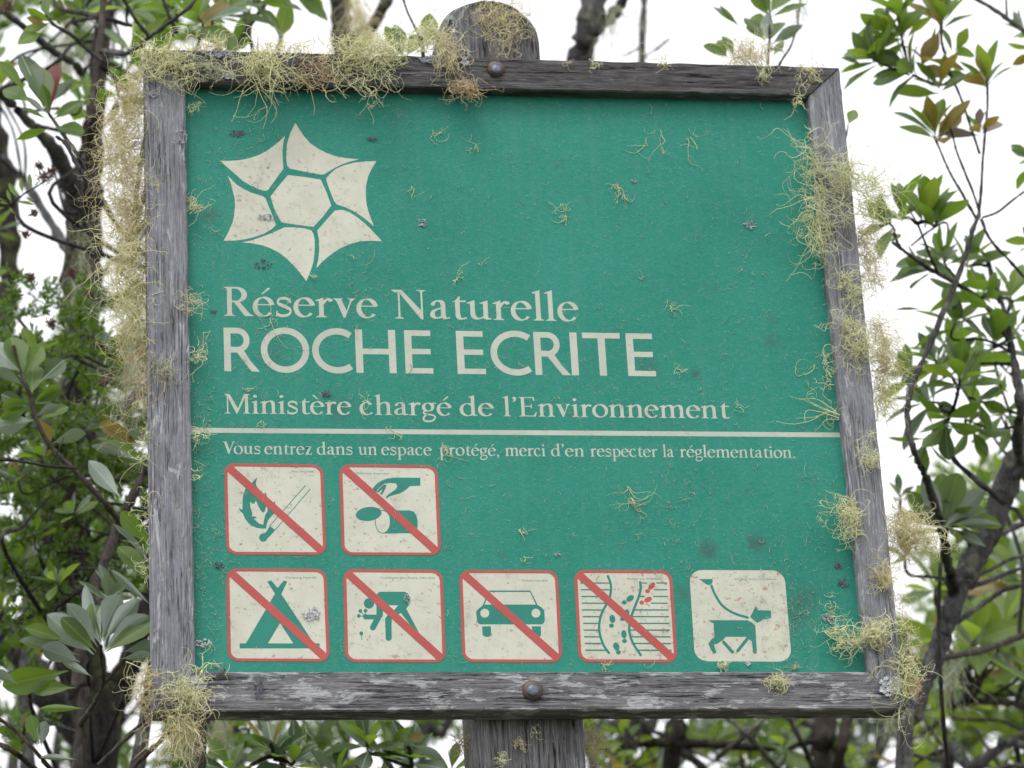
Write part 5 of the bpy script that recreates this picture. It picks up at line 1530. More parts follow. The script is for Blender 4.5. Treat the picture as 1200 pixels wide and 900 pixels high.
# little leaved heath
tG = tree_root('heath_shrub', 'little leaved green heath shrub filling the gap left of the frame', 'shrub', -1.1, 1.0)
lnG = [limb(tG, 'stem', [(20, 372, 0.9, 2), (50, 405, 0.9, 2.2), (85, 418, 0.9, 2.4), (130, 440, 0.9, 2.6), (168, 466, 0.92, 2.6), (185, 600, 0.95, 5), (160, 905, 1.0, 7)], M_BARK_G, ground=True)]
kp = lambda x, y: math.sin(x * 0.09 + y * 0.05) + math.sin(y * 0.11 - x * 0.04 + 2) + math.sin(x * 0.17 + 1) * 0.7 > -0.15
fine_foliage(tG, 'foliage', (-30, 400, 185, 580), 150, (0.8, 1.4), 44, 13, M_FINE, 3, kp, 'bright little leaves level with the capitals')
fine_foliage(tG, 'foliage', (-30, 545, 170, 720), 250, (0.9, 1.5), 38, 10, M_FINE, 4, kp, 'dense dark little leaves under the bright ones')
fine_foliage(tG, 'foliage', (-20, 335, 120, 430), 70, (0.7, 1.2), 34, 10, M_FINE, 5, kp)
fine_foliage(tG, 'foliage', (-20, 700, 60, 880), 40, (1.0, 1.5), 34, 10, M_FINE, 6, kp)
for (x, y, s) in ((52, 208, 10), (60, 202, 8), (46, 195, 6), (10, 8, 13), (84, 320, 7), (40, 250, 6), (30, 275, 6), (128, 445, 9), (120, 448, 6), (36, 326, 7), (60, 380, 8), (105, 345, 5)):
    r_ = np.random.default_rng(x * 31 + y)
    st_ = np.array([at(x, y, 0.6)] * 90) + r_.normal(0, s * 0.00035, (90, 3))
    dd = r_.normal(0, 1, (90, 3)); dd[:, 2] += 0.6
    Pf = grow(st_, dd, r_.uniform(0.4, 1.1, 90) * s * 0.0009, 4, 0.3, -0.05, 0.2)
    Vf, Ff = tubes(Pf, np.array([0.3, 0.5, 0.9, 0.8])[None] * 0.0011 * np.ones((90, 1)))
    mesh_np('flower_head', Vf, Ff, M_BROWNFINE, tG)
    if (x, y) in ((52, 208), (10, 8)):
        pass
canopy(tG, lnG, (0, 400, 175, 700), 12, (0.7, 1.2), 34, (4, 3, 3, .6, 0, 0))
tH = tree_root('flowering_sprig', 'slender sprig with narrow leaves and a dry purple flower head, far left', 'plant', -0.95, 0.55)
lnH = [limb(tH, 'stem', [(52, 212, 0.5, 0.9), (44, 218, 0.5, 1), (30, 226, 0.5, 1.1), (14, 238, 0.5, 1.2), (-10, 250, 0.5, 1.3), (-60, 420, 0.5, 2), (-70, 905, 0.55, 3)], M_TWIG, ground=True)]
for (b, t) in (((27, 228), (24, 208)), ((38, 221), (34, 203)), ((18, 236), (40, 240)), ((28, 230), (40, 238)), ((14, 238), (8, 222)), ((12, 240), (-6, 232)), ((10, 242), (16, 250)), ((40, 220), (46, 212)), ((22, 233), (10, 214)), ((6, 243), (-10, 246))):
    leaf_px(tH, b, t, 0.5, 1, 0.7, -.6, 0.2, 0, 4)

# lone trunks rising behind the top board
tI = tree_root('lichen_clad_trunk', 'grey trunk draped in yellowish lichen behind the top board, left of the post', 'tree', -0.28, 1.6)
lnI = [limb(tI, 'trunk', [(396, -60, 1.5, 11), (400, 0, 1.5, 12), (402, 50, 1.5, 13), (410, 160, 1.5, 14), (450, 500, 1.6, 16), (560, 780, 1.6, 18), (610, 905, 1.6, 20)], M_BARK_D, ground=True),
       limb(tI, 'branch', [(478, -40, 1.4, 6), (456, -5, 1.4, 6), (440, 25, 1.45, 8), (420, 50, 1.5, 10), (408, 80, 1.5, 10)], M_BARK_G)]
canopy(tI, lnI, (290, 180, 560, 700), 10, (1.1, 2.4), 40, G_)
tJ = tree_root('forked_trunk', 'grey forked trunk behind the top board just right of the post', 'tree', 0.12, 1.7)
lnJ = [limb(tJ, 'trunk', [(712, -60, 1.5, 14), (700, -10, 1.5, 16), (690, 30, 1.5, 15), (680, 70, 1.55, 15), (672, 130, 1.6, 17), (655, 500, 1.7, 20), (625, 905, 1.7, 24)], M_BARK_G, ground=True),
       limb(tJ, 'branch', [(742, -40, 1.4, 6), (730, 0, 1.45, 6), (716, 20, 1.5, 7), (696, 40, 1.5, 8)], M_BARK_G)]
canopy(tJ, lnJ, (560, 180, 820, 700), 10, (1.1, 2.4), 40, G_)
tK = tree_root('thin_pale_trunk', 'thin pale straight stem above the top board right of the forked trunk', 'tree', 0.25, 2.1)
limb(tK, 'trunk', [(757, -60, 2, 3.6), (755, 0, 2, 4), (752, 70, 2, 4.4), (740, 400, 2, 6), (670, 760, 2.1, 8), (640, 905, 2.1, 8)], M_BARK_G, ground=True)
limb(tK, 'branch', [(730, 66, 1.4, 1), (745, 58, 1.5, 1.2), (752, 54, 1.9, 1.4)], M_TWIG)
limb(tK, 'branch', [(768, 60, 1.6, .8), (785, 45, 1.6, 1), (800, 2, 1.6, .7)][:2] + [(752, 70, 1.9, 1.2)], M_TWIG)

# sprigs peeping over the top board
tL = tree_root('small_leafy_sapling', 'sapling tips with fresh green leaves peeping over the top board left of the post', 'sapling', -0.2, 0.6)
lnL = [limb(tL, 'stem', [(470, -10, 0.5, 1.2), (478, 15, 0.5, 1.4), (490, 42, 0.5, 1.6), (498, 90, 0.5, 2.4), (520, 500, 0.55, 5), (575, 760, 0.6, 6), (590, 905, 0.6, 7)], M_TWIG, ground=True),
       limb(tL, 'stem', [(546, 0, 0.9, 1.5), (540, -30, 0.9, 1.5), (539, -60, 0.9, 1.2)], M_TWIG)]
for (b, t, k, wd) in (((470, 66), (452, 30), 1, 1.3), ((472, 68), (463, 28), 0, 1.2), ((476, 66), (492, 40), 1, 1.2), ((500, 55), (504, 15), 1, 1.3), ((498, 52), (520, 30), 0, 1.0), ((468, 68), (450, 55), 0, 1.1)):
    leaf_px(tL, b, t, 0.5, k, wd, -.6, lrnd.uniform(-.3, .3))
tM = tree_root('green_tipped_sapling', 'sapling tip with a tuft of green leaves behind the right end of the top board', 'sapling', 0.42, 0.6)
lnM = [limb(tM, 'stem', [(901, 22, 0.5, 1.4), (902, 45, 0.5, 1.6), (900, 70, 0.5, 2), (896, 140, 0.5, 3), (860, 420, 0.55, 5), (720, 720, 0.6, 6), (650, 905, 0.6, 7)], M_TWIG, ground=True),
       limb(tM, 'branch', [(938, -5, 0.6, 1), (934, 30, 0.6, 1.2), (926, 55, 0.55, 1.4), (914, 74, 0.5, 1.6), (902, 100, 0.5, 2)], M_TWIG)]
for (b, t, k, wd, fc) in (((893, 45), (872, 20), 0, .9, -.6), ((896, 48), (880, 16), 1, 1.2, -.6), ((898, 48), (898, 18), 2, 1.1, .5), ((900, 50), (914, 22), 1, 1.0, -.6), ((902, 20), (878, -12), 0, 1.2, -.6), ((904, 18), (888, -20), 0, 1.0, -.6),
                          ((902, 20), (946, 4), 0, .7, -.5), ((902, 15), (925, -12), 0, 1.0, -.6), ((904, 52), (936, 28), 2, .8, .5), ((867, 32), (843, 6), 0, .5, .5), ((866, 30), (842, 8), 2, .5, .5), ((852, 66), (842, 46), 1, 1.3, -.6), ((856, 68), (826, 52), 0, 1.0, -.6),
                          ((860, 66), (850, 40), 0, 1.3, -.6), ((904, 54), (922, 62), 0, .7, -.6), ((900, 62), (912, 50), 1, .8, -.6), ((906, 66), (918, 46), 0, .9, -.6)):
    leaf_px(tM, b, t, 0.5, k, wd, fc, lrnd.uniform(-.3, .3), lrnd.uniform(-0.02, 0.03))

# --- right: open branched tree
tN = tP = tree_root('open_branched_tree', 'open tree right of the sign, rough dark limb forking into thin leaf tipped stems', 'tree', 0.55, 1.0)
YN = 0.55
lnN = []
for nm, q, m_ in (('branch', [(1148, 250, YN, 2.4), (1138, 275, YN, 3.2), (1128, 310, YN, 3.0), (1110, 355, YN, 3.2), (1086, 412, YN, 3.5), (1066, 460, YN, 3.8), (1064, 500, YN, 3.8), (1072, 530, YN, 3.8), (1085, 560, .62, 4.5), (1102, 610, .72, 5), (1107, 640, .78, 5.5), (1112, 668, .84, 6), (1117, 700, .9, 8), (1112, 722, .91, 7)], M_BARK_G),
                  ('branch', [(1147, 256, YN, 2.4), (1150, 220, YN, 1.9), (1153, 170, YN, 1.8), (1157, 130, YN, 1.6), (1157, 93, YN, 1.5)], M_TWIG),
                  ('branch', [(1144, 256, YN, 2.2), (1128, 228, YN, 1.8), (1112, 200, YN, 1.6), (1100, 172, YN, 1.5), (1094, 160, YN, 1.5)], M_TWIG),
                  ('branch', [(1148, 248, YN, 2.0), (1138, 220, YN, 1.6), (1122, 180, YN, 1.5), (1116, 158, YN, 1.3), (1106, 130, YN, 1.3)], M_TWIG),
                  ('branch', [(1151, 255, YN, 1.8), (1170, 248, YN, 1.5), (1190, 232, YN, 1.5), (1215, 215, YN, 1.5)], M_TWIG),
                  ('branch', [(1150, 257, YN, 2.0), (1160, 280, YN, 1.8), (1180, 302, YN, 1.8), (1205, 330, YN, 1.8)], M_TWIG),
                  ('branch', [(1103, 18, YN, 1.6), (1103, 45, YN, 1.8), (1107, 62, YN, 1.8), (1113, 85, YN, 1.7), (1125, 112, YN, 1.6), (1138, 150, YN, 1.5), (1148, 180, YN, 1.5)], M_TWIG),
                  ('branch', [(1068, 86, YN, 1.8), (1060, 60, YN, 2.0), (1055, 35, YN, 1.8), (1050, 10, YN, 1.5)], M_TWIG),
                  ('branch', [(1070, 88, YN, 1.6), (1100, 100, YN + .05, 1.6), (1116, 92, YN, 1.6)], M_TWIG),
                  ('branch', [(1066, 88, YN, 1.6), (1040, 78, YN, 1.4), (1022, 70, YN, 1.2)], M_TWIG)):
    lnN.append(limb(tN, nm, q, m_, ground=(nm == 'trunk'), knob=0.14))
for (x, y, ax, n_, L_, kd, e0, e1) in ((1095, 153, (-0.25, -1, -0.2), 9, 50, (4, 4, 1, 2, 0, 0), 8, 75), (1157, 92, (-0.05, -1, -0.1), 7, 44, (3, 4, 1, 3, 0, 0), 6, 70), (1103, 22, (0.0, -1, 0), 9, 44, (6, 2, 1, 1, 0, 0), 10, 75),
                                      (1052, 12, (-0.2, -1, 0), 8, 44, (4, 5, 1, 0, 0, 0), 10, 90), (1055, 38, (-0.6, -0.8, 0), 7, 44, (4, 4, 1, 0, 0, 0), 20, 100), (1064, 80, (-0.8, -0.5, 0), 7, 48, (5, 3, 1, .5, 0, 0), 15, 80),
                                      (1024, 68, (-0.8, -0.5, 0), 9, 42, (6, 2, 1, 0, 0, 0), 10, 75), (1148, 150, (-0.1, -1, 0), 6, 36, (1, 2, 0, 1, 0, 4), 10, 90), (1085, 66, (0.5, -0.7, 0), 4, 42, (1, 0, 0, 5, 0, 0), 30, 100),
                                      (1120, 60, (0.6, -0.8, 0), 4, 34, (3, 4, 0, 0, 0, 0), 20, 80),
                                      (1040, 40, (-0.5, -0.9, 0), 6, 42, (4, 4, 1, 0, 0, 0), 20, 90), (1100, 100, (-0.1, -1, 0), 5, 40, (4, 3, 1, 1, 0, 0), 15, 80)):
    rosette(tN, x, y, YN, ax, n_ + 2, L_ * 1.2, kd, e0, e1)
limb(tN, 'branch', [(1128, -10, YN + .1, 1.8), (1160, 8, YN + .1, 2.4), (1180, 22, YN + .1, 3), (1210, 48, YN + .1, 3.6), (1300, 160, YN + .15, 5), (1290, 400, YN + .2, 6), (1190, 560, YN + .3, 7)], M_BARK_G)
limb(tN, 'branch', [(1178, -20, YN + .1, 1.2), (1179, 0, YN + .1, 1.4), (1180, 20, YN + .1, 1.6)], M_TWIG)
for (x, y, ax, n_) in ((1200, 36, (-0.5, -0.8, 0), 6), (1212, 60, (-0.4, 0.3, 0), 5), (1208, 185, (-0.6, -0.5, 0), 6), (1214, 285, (-0.6, -0.6, 0), 6), (1250, 120, (0, -1, 0), 8), (1260, 230, (0.3, -1, 0), 8), (1240, 10, (0.2, -1, 0), 8)):
    rosette(tN, x, y, YN + .12, ax, n_, 42, (6, 3, 1, .5, 0, 0), 10, 95, Vector(at(1300, 160, YN + .15)) if x > 1230 else None)
leaf_px(tN, (994, 146), (1003, 126), 0.3, 1, 1.2, -.6)
leaf_px(tN, (1012, 76), (984, 68), YN, 0, .7, -.5)
leaf_px(tN, (1112, 92), (1082, 76), YN, 3, 1.2, -.6); leaf_px(tN, (1102, 34), (1080, 78), YN, 3, 1.0, -.6); leaf_px(tN, (1145, 96), (1104, 80), YN, 0, .6, -.6)
limb(tN, 'twig', [(992, 155, .3, .8), (994, 146, .3, .9), (990, 175, .32, 1.2), (1000, 210, .35, 1.3)][1:], M_TWIG)

tO = tree_root('dense_leaved_shrub', 'dense broadleaved shrub right of the sign at the height of the capitals', 'shrub', 0.78, 0.85)
YO = 0.7
lnO = [limb(tO, 'stem', [(1165, 340, YO, 2.5), (1176, 360, YO, 3), (1184, 400, YO, 4), (1192, 445, YO, 5.5), (1196, 480, YO, 6), (1193, 530, YO + .1, 6.5), (1212, 600, YO + .3, 7), (1250, 905, YO + .4, 9)], M_BARK_G, ground=True),
       limb(tO, 'branch', [(1046, 284, .5, 1.8), (1068, 300, .52, 2.4), (1090, 315, .55, 2.8), (1120, 332, .6, 2.8), (1150, 352, .65, 3), (1182, 398, .7, 3.4)], M_BARK_G),
       limb(tO, 'branch', [(1068, 288, .6, 1.2), (1090, 270, .6, 1.4), (1110, 262, .6, 1.4), (1108, 300, .62, 2)], M_TWIG),
       limb(tO, 'branch', [(1125, 445, .6, 2), (1120, 470, .62, 2.2), (1108, 505, .65, 2.6), (1120, 540, .68, 3), (1178, 590, .7, 4)], M_TWIG),
       limb(tO, 'branch', [(1130, 280, .7, 2), (1155, 300, .7, 2.4), (1163, 330, .7, 3), (1172, 355, .7, 3)], M_TWIG),
       limb(tO, 'branch', [(1058, 235, .5, 1), (1075, 262, .5, 1.3), (1090, 300, .52, 1.8), (1100, 322, .56, 2)], M_TWIG)]
for (x, y, Y, ax, n_, L_, kd, e0, e1) in ((1056, 248, .5, (-0.1, -1, 0), 8, 44, (7, 2, 0, 0, 0, 0), 10, 80), (1040, 260, .5, (-0.6, -0.6, 0), 6, 36, (7, 1, 0, 0, 0, 0), 20, 90), (1085, 255, .5, (0.15, -1, 0), 7, 48, (7, 2, 0, 0, 0, 0), 5, 50), (1098, 258, .5, (0.3, -1, 0), 5, 40, (7, 2, 0, 0, 0, 0), 15, 70),
                                         (1105, 300, .6, (-0.3, -1, 0), 9, 42, (6, 3, 1, .5, 0, 0), 10, 95), (1085, 315, .6, (-0.8, -0.4, 0), 7, 38, (6, 2, 1, 0, 0, 0), 10, 90), (1135, 305, .7, (0.3, -1, 0), 9, 40, (5, 3, 1, 1.5, 0, 0), 10, 95),
                                         (1120, 340, .6, (-0.2, 0.6, 0), 8, 38, (7, 1, 1, 0, 0, 0), 30, 110), (1155, 345, .7, (0.5, -0.4, 0), 9, 36, (5, 3, 2, 0, 0, 0), 10, 110), (1185, 345, .8, (0.2, -1, 0), 8, 38, (5, 4, 1, 0, 0, 0), 10, 90),
                                         (1125, 440, .58, (0.0, -1, -0.2), 12, 50, (5, 2, 5, 0, 0, 0), 8, 100), (1095, 420, .7, (-0.4, -0.8, 0), 9, 46, (5, 1, 4, 0, 0, 0), 10, 100), (1165, 400, .7, (0.1, -1, 0), 9, 44, (5, 3, 3, 0, 0, 0), 10, 100), (1120, 375, .65, (0.1, -0.8, -0.3), 9, 42, (6, 2, 3, 0, 0, 0), 15, 100),
                                         (1085, 470, .7, (-0.6, -0.1, 0), 9, 46, (4, 0, 6, 0, 0, 0), 10, 110), (1108, 498, .62, (-0.1, 0.5, -0.2), 9, 42, (6, 1, 2, 0, 0, 0), 30, 120), (1150, 470, .7, (0.7, 0.2, -0.1), 8, 42, (6, 2, 2, 0, 0, 0), 10, 100), (1085, 520, .7, (-0.2, 0.5, 0), 7, 36, (8, 0, 1, 0, 0, 0), 10, 110),
                                         (1140, 505, .75, (0.4, 0.6, 0), 6, 38, (7, 1, 1, 0, 0, 0), 10, 100), (1185, 440, .9, (0.3, 0.2, 0), 8, 38, (7, 1, 1, 0, 0, 0), 10, 110), (1180, 490, .9, (0.3, 0.4, 0), 7, 38, (6, 2, 1, 0, 0, 0), 10, 110), (1195, 380, .9, (0.3, -0.4, 0), 8, 36, (6, 2, 1, 0, 0, 0), 10, 110),
                                         (1110, 405, .9, (0.1, -0.4, 0), 9, 40, (7, 1, 2, 0, 0, 0), 10, 120), (1140, 430, 1.0, (0.1, -0.1, 0), 9, 42, (7, 1, 2, 0, 0, 0), 10, 120), (1065, 440, .9, (-0.5, -0.4, 0), 7, 34, (7, 1, 2, 0, 0, 0), 10, 110)):
    P_ = at(x, y, Y)
    rosette(tO, x, y, Y, ax, n_, L_ * 1.28, kd, e0, e1, near(lnO, P_), 1.6)
leaf_px(tO, (1060, 318), (1048, 330), .5, 0, .8, -.5); leaf_px(tO, (1048, 326), (1068, 310), .5, 0, .7, -.5); leaf_px(tO, (1042, 284), (1056, 274), .5, 1, .8, -.5); leaf_px(tO, (1082, 362), (1048, 364), .5, 0, .35, -.5)

YP = 0.9
lnP = [limb(tP, 'trunk', [(1215, 500, YP, 14), (1190, 545, YP, 14), (1172, 590, YP, 14), (1156, 630, YP, 14), (1138, 660, YP, 15), (1120, 700, YP, 14), (1106, 740, YP, 12), (1096, 770, YP, 11), (1084, 800, YP, 10), (1072, 840, YP, 10), (1060, 905, YP, 11)], M_BARK_G, ground=True, knob=0.09),
       limb(tP, 'branch', [(1108, 618, .75, 4), (1106, 640, .78, 4.5), (1112, 668, .82, 5), (1120, 690, .88, 7)], M_BARK_D),
       limb(tP, 'branch', [(1215, 608, 1, 3.4), (1190, 618, .98, 3.6), (1165, 630, .95, 4), (1150, 645, .92, 5)], M_BARK_G),
       limb(tP, 'branch', [(1215, 648, 1, 2), (1185, 655, 1, 2.2), (1160, 668, .95, 2.4), (1138, 676, .92, 3)], M_BARK_G),
       limb(tP, 'branch', [(1215, 660, 1, 2.4), (1180, 672, 1, 2.6), (1155, 682, .95, 3), (1130, 690, .92, 4)], M_BARK_G),
       limb(tP, 'branch', [(1215, 682, 1, 2.6), (1180, 690, 1, 3), (1160, 702, 1, 3.2), (1140, 716, .95, 3.4), (1122, 728, .92, 4)], M_BARK_G),
       limb(tP, 'branch', [(1215, 738, 1.3, 3.6), (1185, 750, 1.3, 3.8), (1150, 762, 1.2, 4), (1122, 768, 1.0, 4), (1100, 772, .92, 4)], M_BARK_B),
       limb(tP, 'branch', [(1102, 660, .7, 2.4), (1100, 720, .7, 2.4), (1102, 790, .72, 2.6), (1106, 850, .75, 2.8), (1112, 905, .8, 3)], M_TWIG)]
for (x, y, Y, ax, n_, L_, kd, e0, e1) in ((1107, 612, .75, (0.0, -1, -0.2), 14, 56, (5, 4, 3, .3, 0, 0), 5, 100), (1120, 600, .85, (0.4, -0.9, 0), 9, 50, (3, 6, 2, 0, 0, 0), 10, 90), (1150, 575, 1.1, (0.2, -1, 0), 8, 44, (3, 6, 1, 0, 0, 0), 10, 100),
                                         (1090, 590, .9, (-0.5, -0.8, 0), 7, 42, (5, 3, 1, 1, 0, 0), 10, 100), (1175, 560, 1.3, (0.2, -1, 0), 8, 42, (3, 5, 1, 0, 0, 0), 10, 100), (1055, 580, 1.0, (-0.2, -1, 0), 6, 34, (4, 4, 1, 0, 0, 0), 10, 90), (1060, 650, 1.0, (-0.2, -1, 0), 6, 34, (4, 4, 1, 0, 0, 0), 10, 90)):
    rosette(tP, x, y, Y, ax, n_, L_, kd, e0, e1, near(lnP, at(x, y, Y)), 2.0)

for (t_, L_, k_, w_, f_) in (((1062, 575), 0, 0, 1.0, -.6), ((1078, 556), 0, 2, .8, .6), ((1098, 548), 0, 1, 1.0, -.6), ((1122, 552), 0, 0, 1.1, -.7), ((1148, 572), 0, 2, .8, .6), ((1158, 594), 0, 0, 1.0, -.6),
                             ((1166, 608), 0, 2, .5, .5), ((1054, 596), 0, 3, .7, -.5), ((1068, 600), 0, 0, 1.0, -.6), ((1080, 588), 0, 2, .7, .6), ((1112, 578), 0, 0, 1.5, -.9), ((1134, 586), 0, 0, 1.2, -.7), ((1100, 562), 0, 0, 1.2, -.7), ((1128, 636), 0, 1, 1.0, -.5), ((1140, 612), 0, 1, 1.0, -.6)):
    leaf_px(tP, (1107 + lrnd.uniform(-3, 3), 618 + lrnd.uniform(-4, 4)), t_, 0.72, k_, w_, f_, lrnd.uniform(-.3, .3), lrnd.uniform(-.02, .02))
# blurred green mass, lower right
tQ = tree_root('bushy_tree', 'blurred bushy tree with yellow green leaves at the lower right', 'tree', 1.2, 2.6)
lnQ = [limb(tQ, 'trunk', [(1260, 560, 2.2, 7), (1235, 680, 2.2, 8), (1220, 800, 2.3, 10), (1210, 905, 2.4, 12)], M_BARK_B, ground=True),
       limb(tQ, 'branch', [(1225, 830, 2.2, 6), (1195, 825, 2.0, 5), (1150, 822, 1.9, 4.5), (1112, 828, 1.9, 4)], M_BARK_B),
       limb(tQ, 'branch', [(1220, 700, 2.1, 5), (1180, 690, 2, 4), (1130, 700, 1.9, 3)], M_BARK_B)]
canopy(tQ, lnQ, (1070, 665, 1230, 800), 24, (1.3, 2.2), 62, GY, (7, 10), None, 110, 2)
tR = tree_root('twiggy_tree', 'tangle of grey leaning stems at the lower right corner', 'tree', 0.95, 1.9)
lnR = [limb(tR, 'trunk', [(1225, 850, 1.5, 5), (1180, 872, 1.5, 6), (1140, 900, 1.5, 7), (1110, 930, 1.6, 8)], M_BARK_G, ground=True),
       limb(tR, 'branch', [(1230, 868, 1.5, 3), (1200, 872, 1.5, 3.4), (1170, 868, 1.5, 4)], M_BARK_G),
       limb(tR, 'branch', [(1225, 892, 1.4, 4), (1190, 870, 1.4, 4), (1172, 872, 1.5, 4)], M_BARK_G),
       limb(tR, 'branch', [(1235, 905, 1.3, 4), (1185, 898, 1.3, 4), (1150, 912, 1.4, 4)], M_BARK_G)]
canopy(tR, lnR, (1060, 820, 1230, 905), 9, (1.6, 2.6), 40, GY, (5, 8), None, 110, 2)

# under the bottom board
tS = tree_root('glaucous_shrub', 'shrub with long grey green leaves under the bottom board left of the post', 'shrub', -0.45, 1.0)
lnS = [limb(tS, 'stem', [(318, 872, .7, 2.4), (322, 890, .72, 2.8), (330, 940, .8, 5)], M_TWIG, ground=True),
       limb(tS, 'branch', [(478, 870, .7, 2.4), (482, 900, .72, 2.8), (470, 940, .8, 4), (340, 960, .8, 5)], M_TWIG),
       limb(tS, 'branch', [(425, 862, .8, 2.2), (442, 880, .8, 2.6), (462, 905, .8, 3), (470, 940, .8, 4)], M_TWIG)]
for (x, y, ax, n_, L_) in ((320, 880, (0, -1, -.3), 11, 58), (345, 890, (0.4, -1, -.3), 8, 54), (430, 868, (-0.2, -1, -.3), 10, 54), (455, 880, (0.4, -0.6, -.3), 8, 56), (482, 886, (0.2, -1, -.3), 10, 56), (270, 900, (-0.2, -1, -.3), 8, 48), (530, 900, (0.2, -1, -.3), 6, 44), (395, 905, (0, -1, 0), 7, 46)):
    rosette(tS, x, y, .72, ax, n_, L_, GG, 15, 100, near(lnS, at(x, y, .72)), 2)
leaf_px(tS, (476, 868), (498, 860), .6, 3, 1.2, -.6); leaf_px(tS, (482, 872), (520, 892), .6, 2, .9, .6)

tT = tree_root('grey_stemmed_thicket', 'thicket of bare grey crossing stems under the bottom board right of the post', 'tree', 0.25, 2.4)
lnT = [limb(tT, 'trunk', [(800, 846, 2.0, 7), (794, 868, 2.0, 9), (786, 905, 2.1, 10)], M_BARK_D, ground=True),
       limb(tT, 'branch', [(700, 878, 2, 4), (760, 870, 2, 6), (830, 872, 2, 6), (900, 876, 2, 5), (960, 868, 2, 4)], M_BARK_D),
       limb(tT, 'branch', [(796, 880, 2, 5), (815, 892, 2, 5), (840, 915, 2, 5)], M_BARK_D),
       limb(tT, 'branch', [(850, 838, 1.8, 3), (880, 866, 1.8, 3), (915, 905, 1.9, 3.4)], M_BARK_G),
       limb(tT, 'branch', [(900, 838, 1.8, 3), (868, 866, 1.8, 3), (840, 888, 1.9, 3)], M_BARK_G),
       limb(tT, 'branch', [(922, 838, 1.8, 3), (940, 872, 1.8, 3.4), (955, 905, 1.9, 4)], M_BARK_D),
       limb(tT, 'branch', [(748, 840, 2.2, 4), (728, 860, 2.2, 4), (712, 905, 2.2, 4)], M_BARK_G)]
canopy(tT, lnT, (690, 850, 900, 905), 5, (2.0, 3.0), 36, G_, (5, 8), None, 110, 1.6)
canopy(tT, lnT, (700, 300, 900, 800), 10, (1.4, 2.6), 40, G_)
tU = tree_root('pale_double_trunk', 'pair of pale brownish trunks under the bottom board near its right end', 'tree', 0.55, 2.2)
lnU = [limb(tU, 'trunk', [(972, 700, 2.1, 9), (970, 840, 2.1, 11), (966, 870, 2.1, 12), (962, 905, 2.2, 13)], M_BARK_B, ground=True),
       limb(tU, 'trunk', [(1000, 760, 2.1, 6), (992, 845, 2.1, 7), (985, 880, 2.1, 8), (978, 930, 2.2, 9)], M_BARK_B)]
canopy(tU, lnU, (930, 850, 1080, 905), 5, (2.2, 3.2), 34, GY, (4, 7), None, 110, 1.6)
canopy(tU, lnU, (900, 250, 1000, 800), 7, (1.4, 2.6), 40, G_)

# the wood further back: each tree with its own trunk and loose crown
def far_tree(label, px_, Y, rect, n, seed, lpx=20, kp_=None, m_=None):
    base = at(px_, 905, Y)
    t = tree_root('background_tree', label, 'tree', float(base[0]), float(Y), 'trees blurred in the background')
    r = np.random.default_rng(seed)
    top = rect[1] - 40
    limb(t, 'trunk', [(px_ + 60, top, Y, 2), (px_ + 18, (2 * top + 905) / 3, Y, 4), (px_ + 34, (top + 905 * 2) / 3, Y, 5), (px_ + 4, 850, Y, 6), (px_ - 25, 905, Y, 7)], M_BARK_G, ground=True)
    for k in range(6):
        yy = r.uniform(rect[1], rect[3]); xx = r.uniform(rect[0], rect[2])
        limb(t, 'branch', [(xx, yy - 30, Y + r.uniform(-.4, .4), 1.6), ((xx + px_) / 2, yy + 10, Y, 3), (px_ + 5, min(yy + 60, 900), Y, 4)], M_BARK_G)
    fine_foliage(t, 'crown', rect, n, (Y - 0.5, Y + 0.5), 60, lpx, m_ or M_LEAF[0], seed, kp_)
    return t


kf = lambda x, y: math.sin(x * 0.06 + y * 0.04) + math.sin(y * 0.09 - x * 0.05 + 1) + math.sin(x * 0.13 + 4) * 0.6 > -0.1
far_tree('background tree whose blurred crown shows left of the frame at mid height', 40, 3.6, (-60, 380, 200, 700), 75, 41, 22, kf)
far_tree('background tree whose blurred crown shows at the lower left corner', 120, 3.4, (0, 640, 260, 905), 50, 42, 22, kf)
far_tree('background tree seen under the bottom board left of the post', 400, 3.8, (200, 800, 560, 905), 70, 43, 22, kf)
far_tree('background tree seen under the bottom board just right of the post', 720, 4.2, (660, 780, 900, 905), 40, 44, 20, kf, M_LEAF[2])
far_tree('background tree seen under the right end of the bottom board', 1020, 4.2, (880, 780, 1130, 905), 50, 45, 20, kf, M_LEAF[2])
far_tree('background tree filling the lower right behind the rough limb', 1170, 3.8, (1050, 660, 1260, 905), 80, 46, 24, kf, M_LEAF[1])
far_tree('background tree whose pale crown shows at the upper left corner', 90, 3.8, (-40, -60, 200, 70), 45, 47, 22, kf)
far_tree('background tree hidden for the most part by the sign', 520, 3.4, (300, 250, 800, 780), 90, 48, 22, kf)
far_tree('background tree at the far right edge behind the leafy shrub', 1250, 3.6, (1130, 560, 1300, 700), 30, 49, 22, kf, M_LEAF[1])

for (lab, x_, y_, rc, n_, kd) in (
        ('leafy undergrowth sapling under the bottom board just right of the post', 735, 1.9, (700, 852, 800, 905), 8, GY),
        ('leafy undergrowth sapling under the middle of the right half of the bottom board', 870, 2.2, (810, 850, 930, 905), 8, G_),
        ('leafy undergrowth sapling under the far left end of the bottom board', 275, 1.7, (240, 850, 330, 905), 5, G_)):
    b_ = at(x_, 905, y_)
    tu = tree_root('undergrowth_sapling', lab, 'sapling', float(b_[0]), float(y_))
    lu = [limb(tu, 'stem', [(x_ + 20, 850, y_, 1.5), (x_ + 8, 880, y_, 2), (x_, 905, y_, 2.5)], M_TWIG, ground=True)]
    canopy(tu, lu, rc, n_, (y_ - 0.3, y_ + 0.6), 38, kd, (6, 9), None, 115, 1.2)

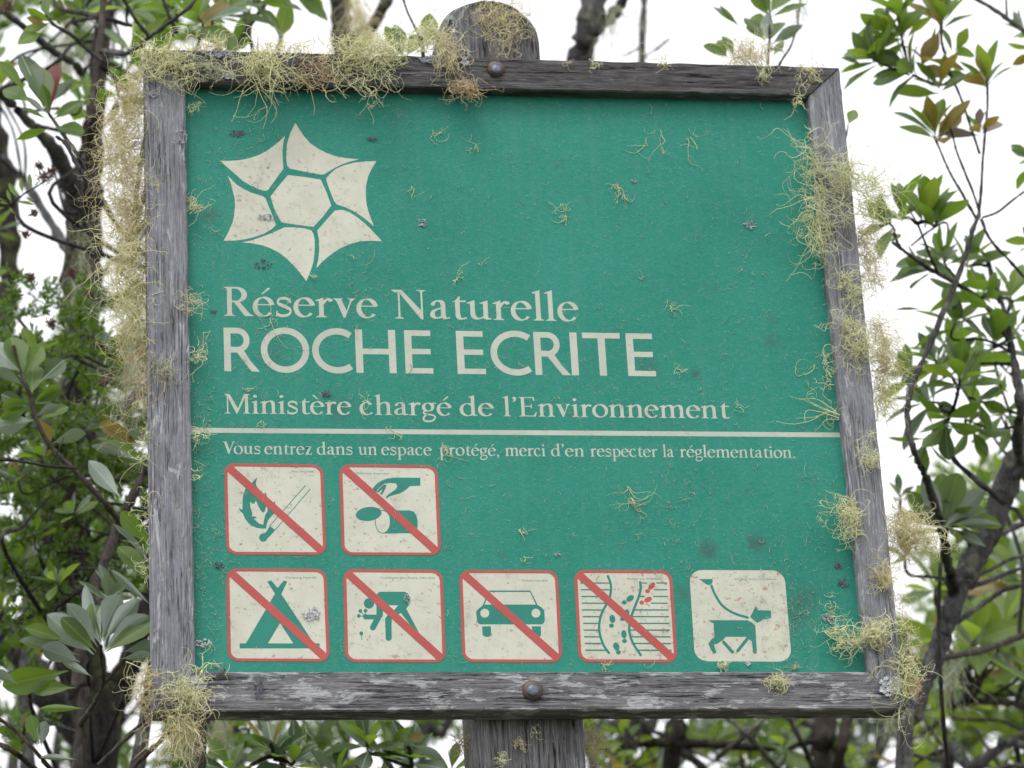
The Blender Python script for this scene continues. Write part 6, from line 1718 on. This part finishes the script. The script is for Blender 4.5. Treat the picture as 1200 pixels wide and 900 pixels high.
for k_, (x_, y_, rc) in enumerate(((-60, 3.0, (-260, 880, 160, 1500)), (250, 3.2, (120, 920, 480, 1600)), (620, 3.4, (420, 920, 800, 1600)), (950, 3.2, (780, 920, 1120, 1600)),
                                   (1330, 3.0, (1220, 650, 1600, 1500)), (-260, 3.2, (-560, 150, -120, 1200)), (1480, 3.4, (1320, -50, 1700, 900)), (760, 2.8, (420, 300, 940, 800)))):
    far_tree('background tree ' + ('rooted below the lower left corner of the picture', 'rooted below the left half of the bottom board', 'rooted straight below the post', 'rooted below the right end of the bottom board', 'just outside the right edge of the picture at the bottom',
                                   'well outside the left edge of the picture', 'well outside the right edge of the picture', 'hidden behind the right half of the sign')[k_], x_, y_, rc, 120, 60 + k_, 26, kf, M_LEAF[k_ % 2])

# hanging lichen in the trees
def drape(label, pts, n_, L_, Y, m_=M_LICHEN_G, th=0.6, j=4, sp=0.25):
    tuft(label, pts, n_, L_, (0, 1), sp, 0.3, 0.35, Y, th, m_, False, j, 0.03, side=0.8, name='hanging_lichen')


drape('yellowish lichen curtain hanging on the trunk above the bushy top board lichen', [(414, -10), (418, 10), (424, 25)], 160, 50, 1.42, M_LICHEN_T, 0.7, 4)
drape('pale lichen column hanging at the upper left behind the red leaf', [(78, 10), (80, 50), (82, 80)], 150, 70, 1.5)
drape('grey green lichen on the mossy trunk left of the tan fringe', [(95, 250), (97, 300), (92, 340)], 110, 70, 1.18)
drape('grey lichen beards on the trunk at the lower left', [(38, 590), (44, 620), (40, 650)], 120, 75, 1.45)
drape('grey lichen strands lower on the mossy trunk', [(55, 660), (60, 700)], 80, 80, 1.3)
drape('pale lichen hanging from the fork right of the post', [(722, 8), (716, 22), (708, 30)], 60, 46, 1.42)
drape('pale lichen strand hanging above the right end of the top board', [(938, -10), (938, 5)], 40, 48, 0.62)
drape('lichen curtain under the left half of the bottom board', [(340, 846), (352, 850)], 70, 60, 1.0)
drape('lichen beard near the leafy crown under the bottom board', [(250, 840), (262, 850)], 60, 50, 1.5)
drape('lichen hanging under the right part of the bottom board', [(1040, 800), (1048, 830)], 60, 70, 1.6)
drape('lichen hanging beside the thin dark stem at the lower right', [(1110, 720), (1116, 760), (1112, 800)], 80, 60, 1.1)
drape('lichen behind the lower end of the left fringe', [(150, 400), (158, 430)], 110, 80, 0.5, M_LICHEN_G, 0.6, 6)
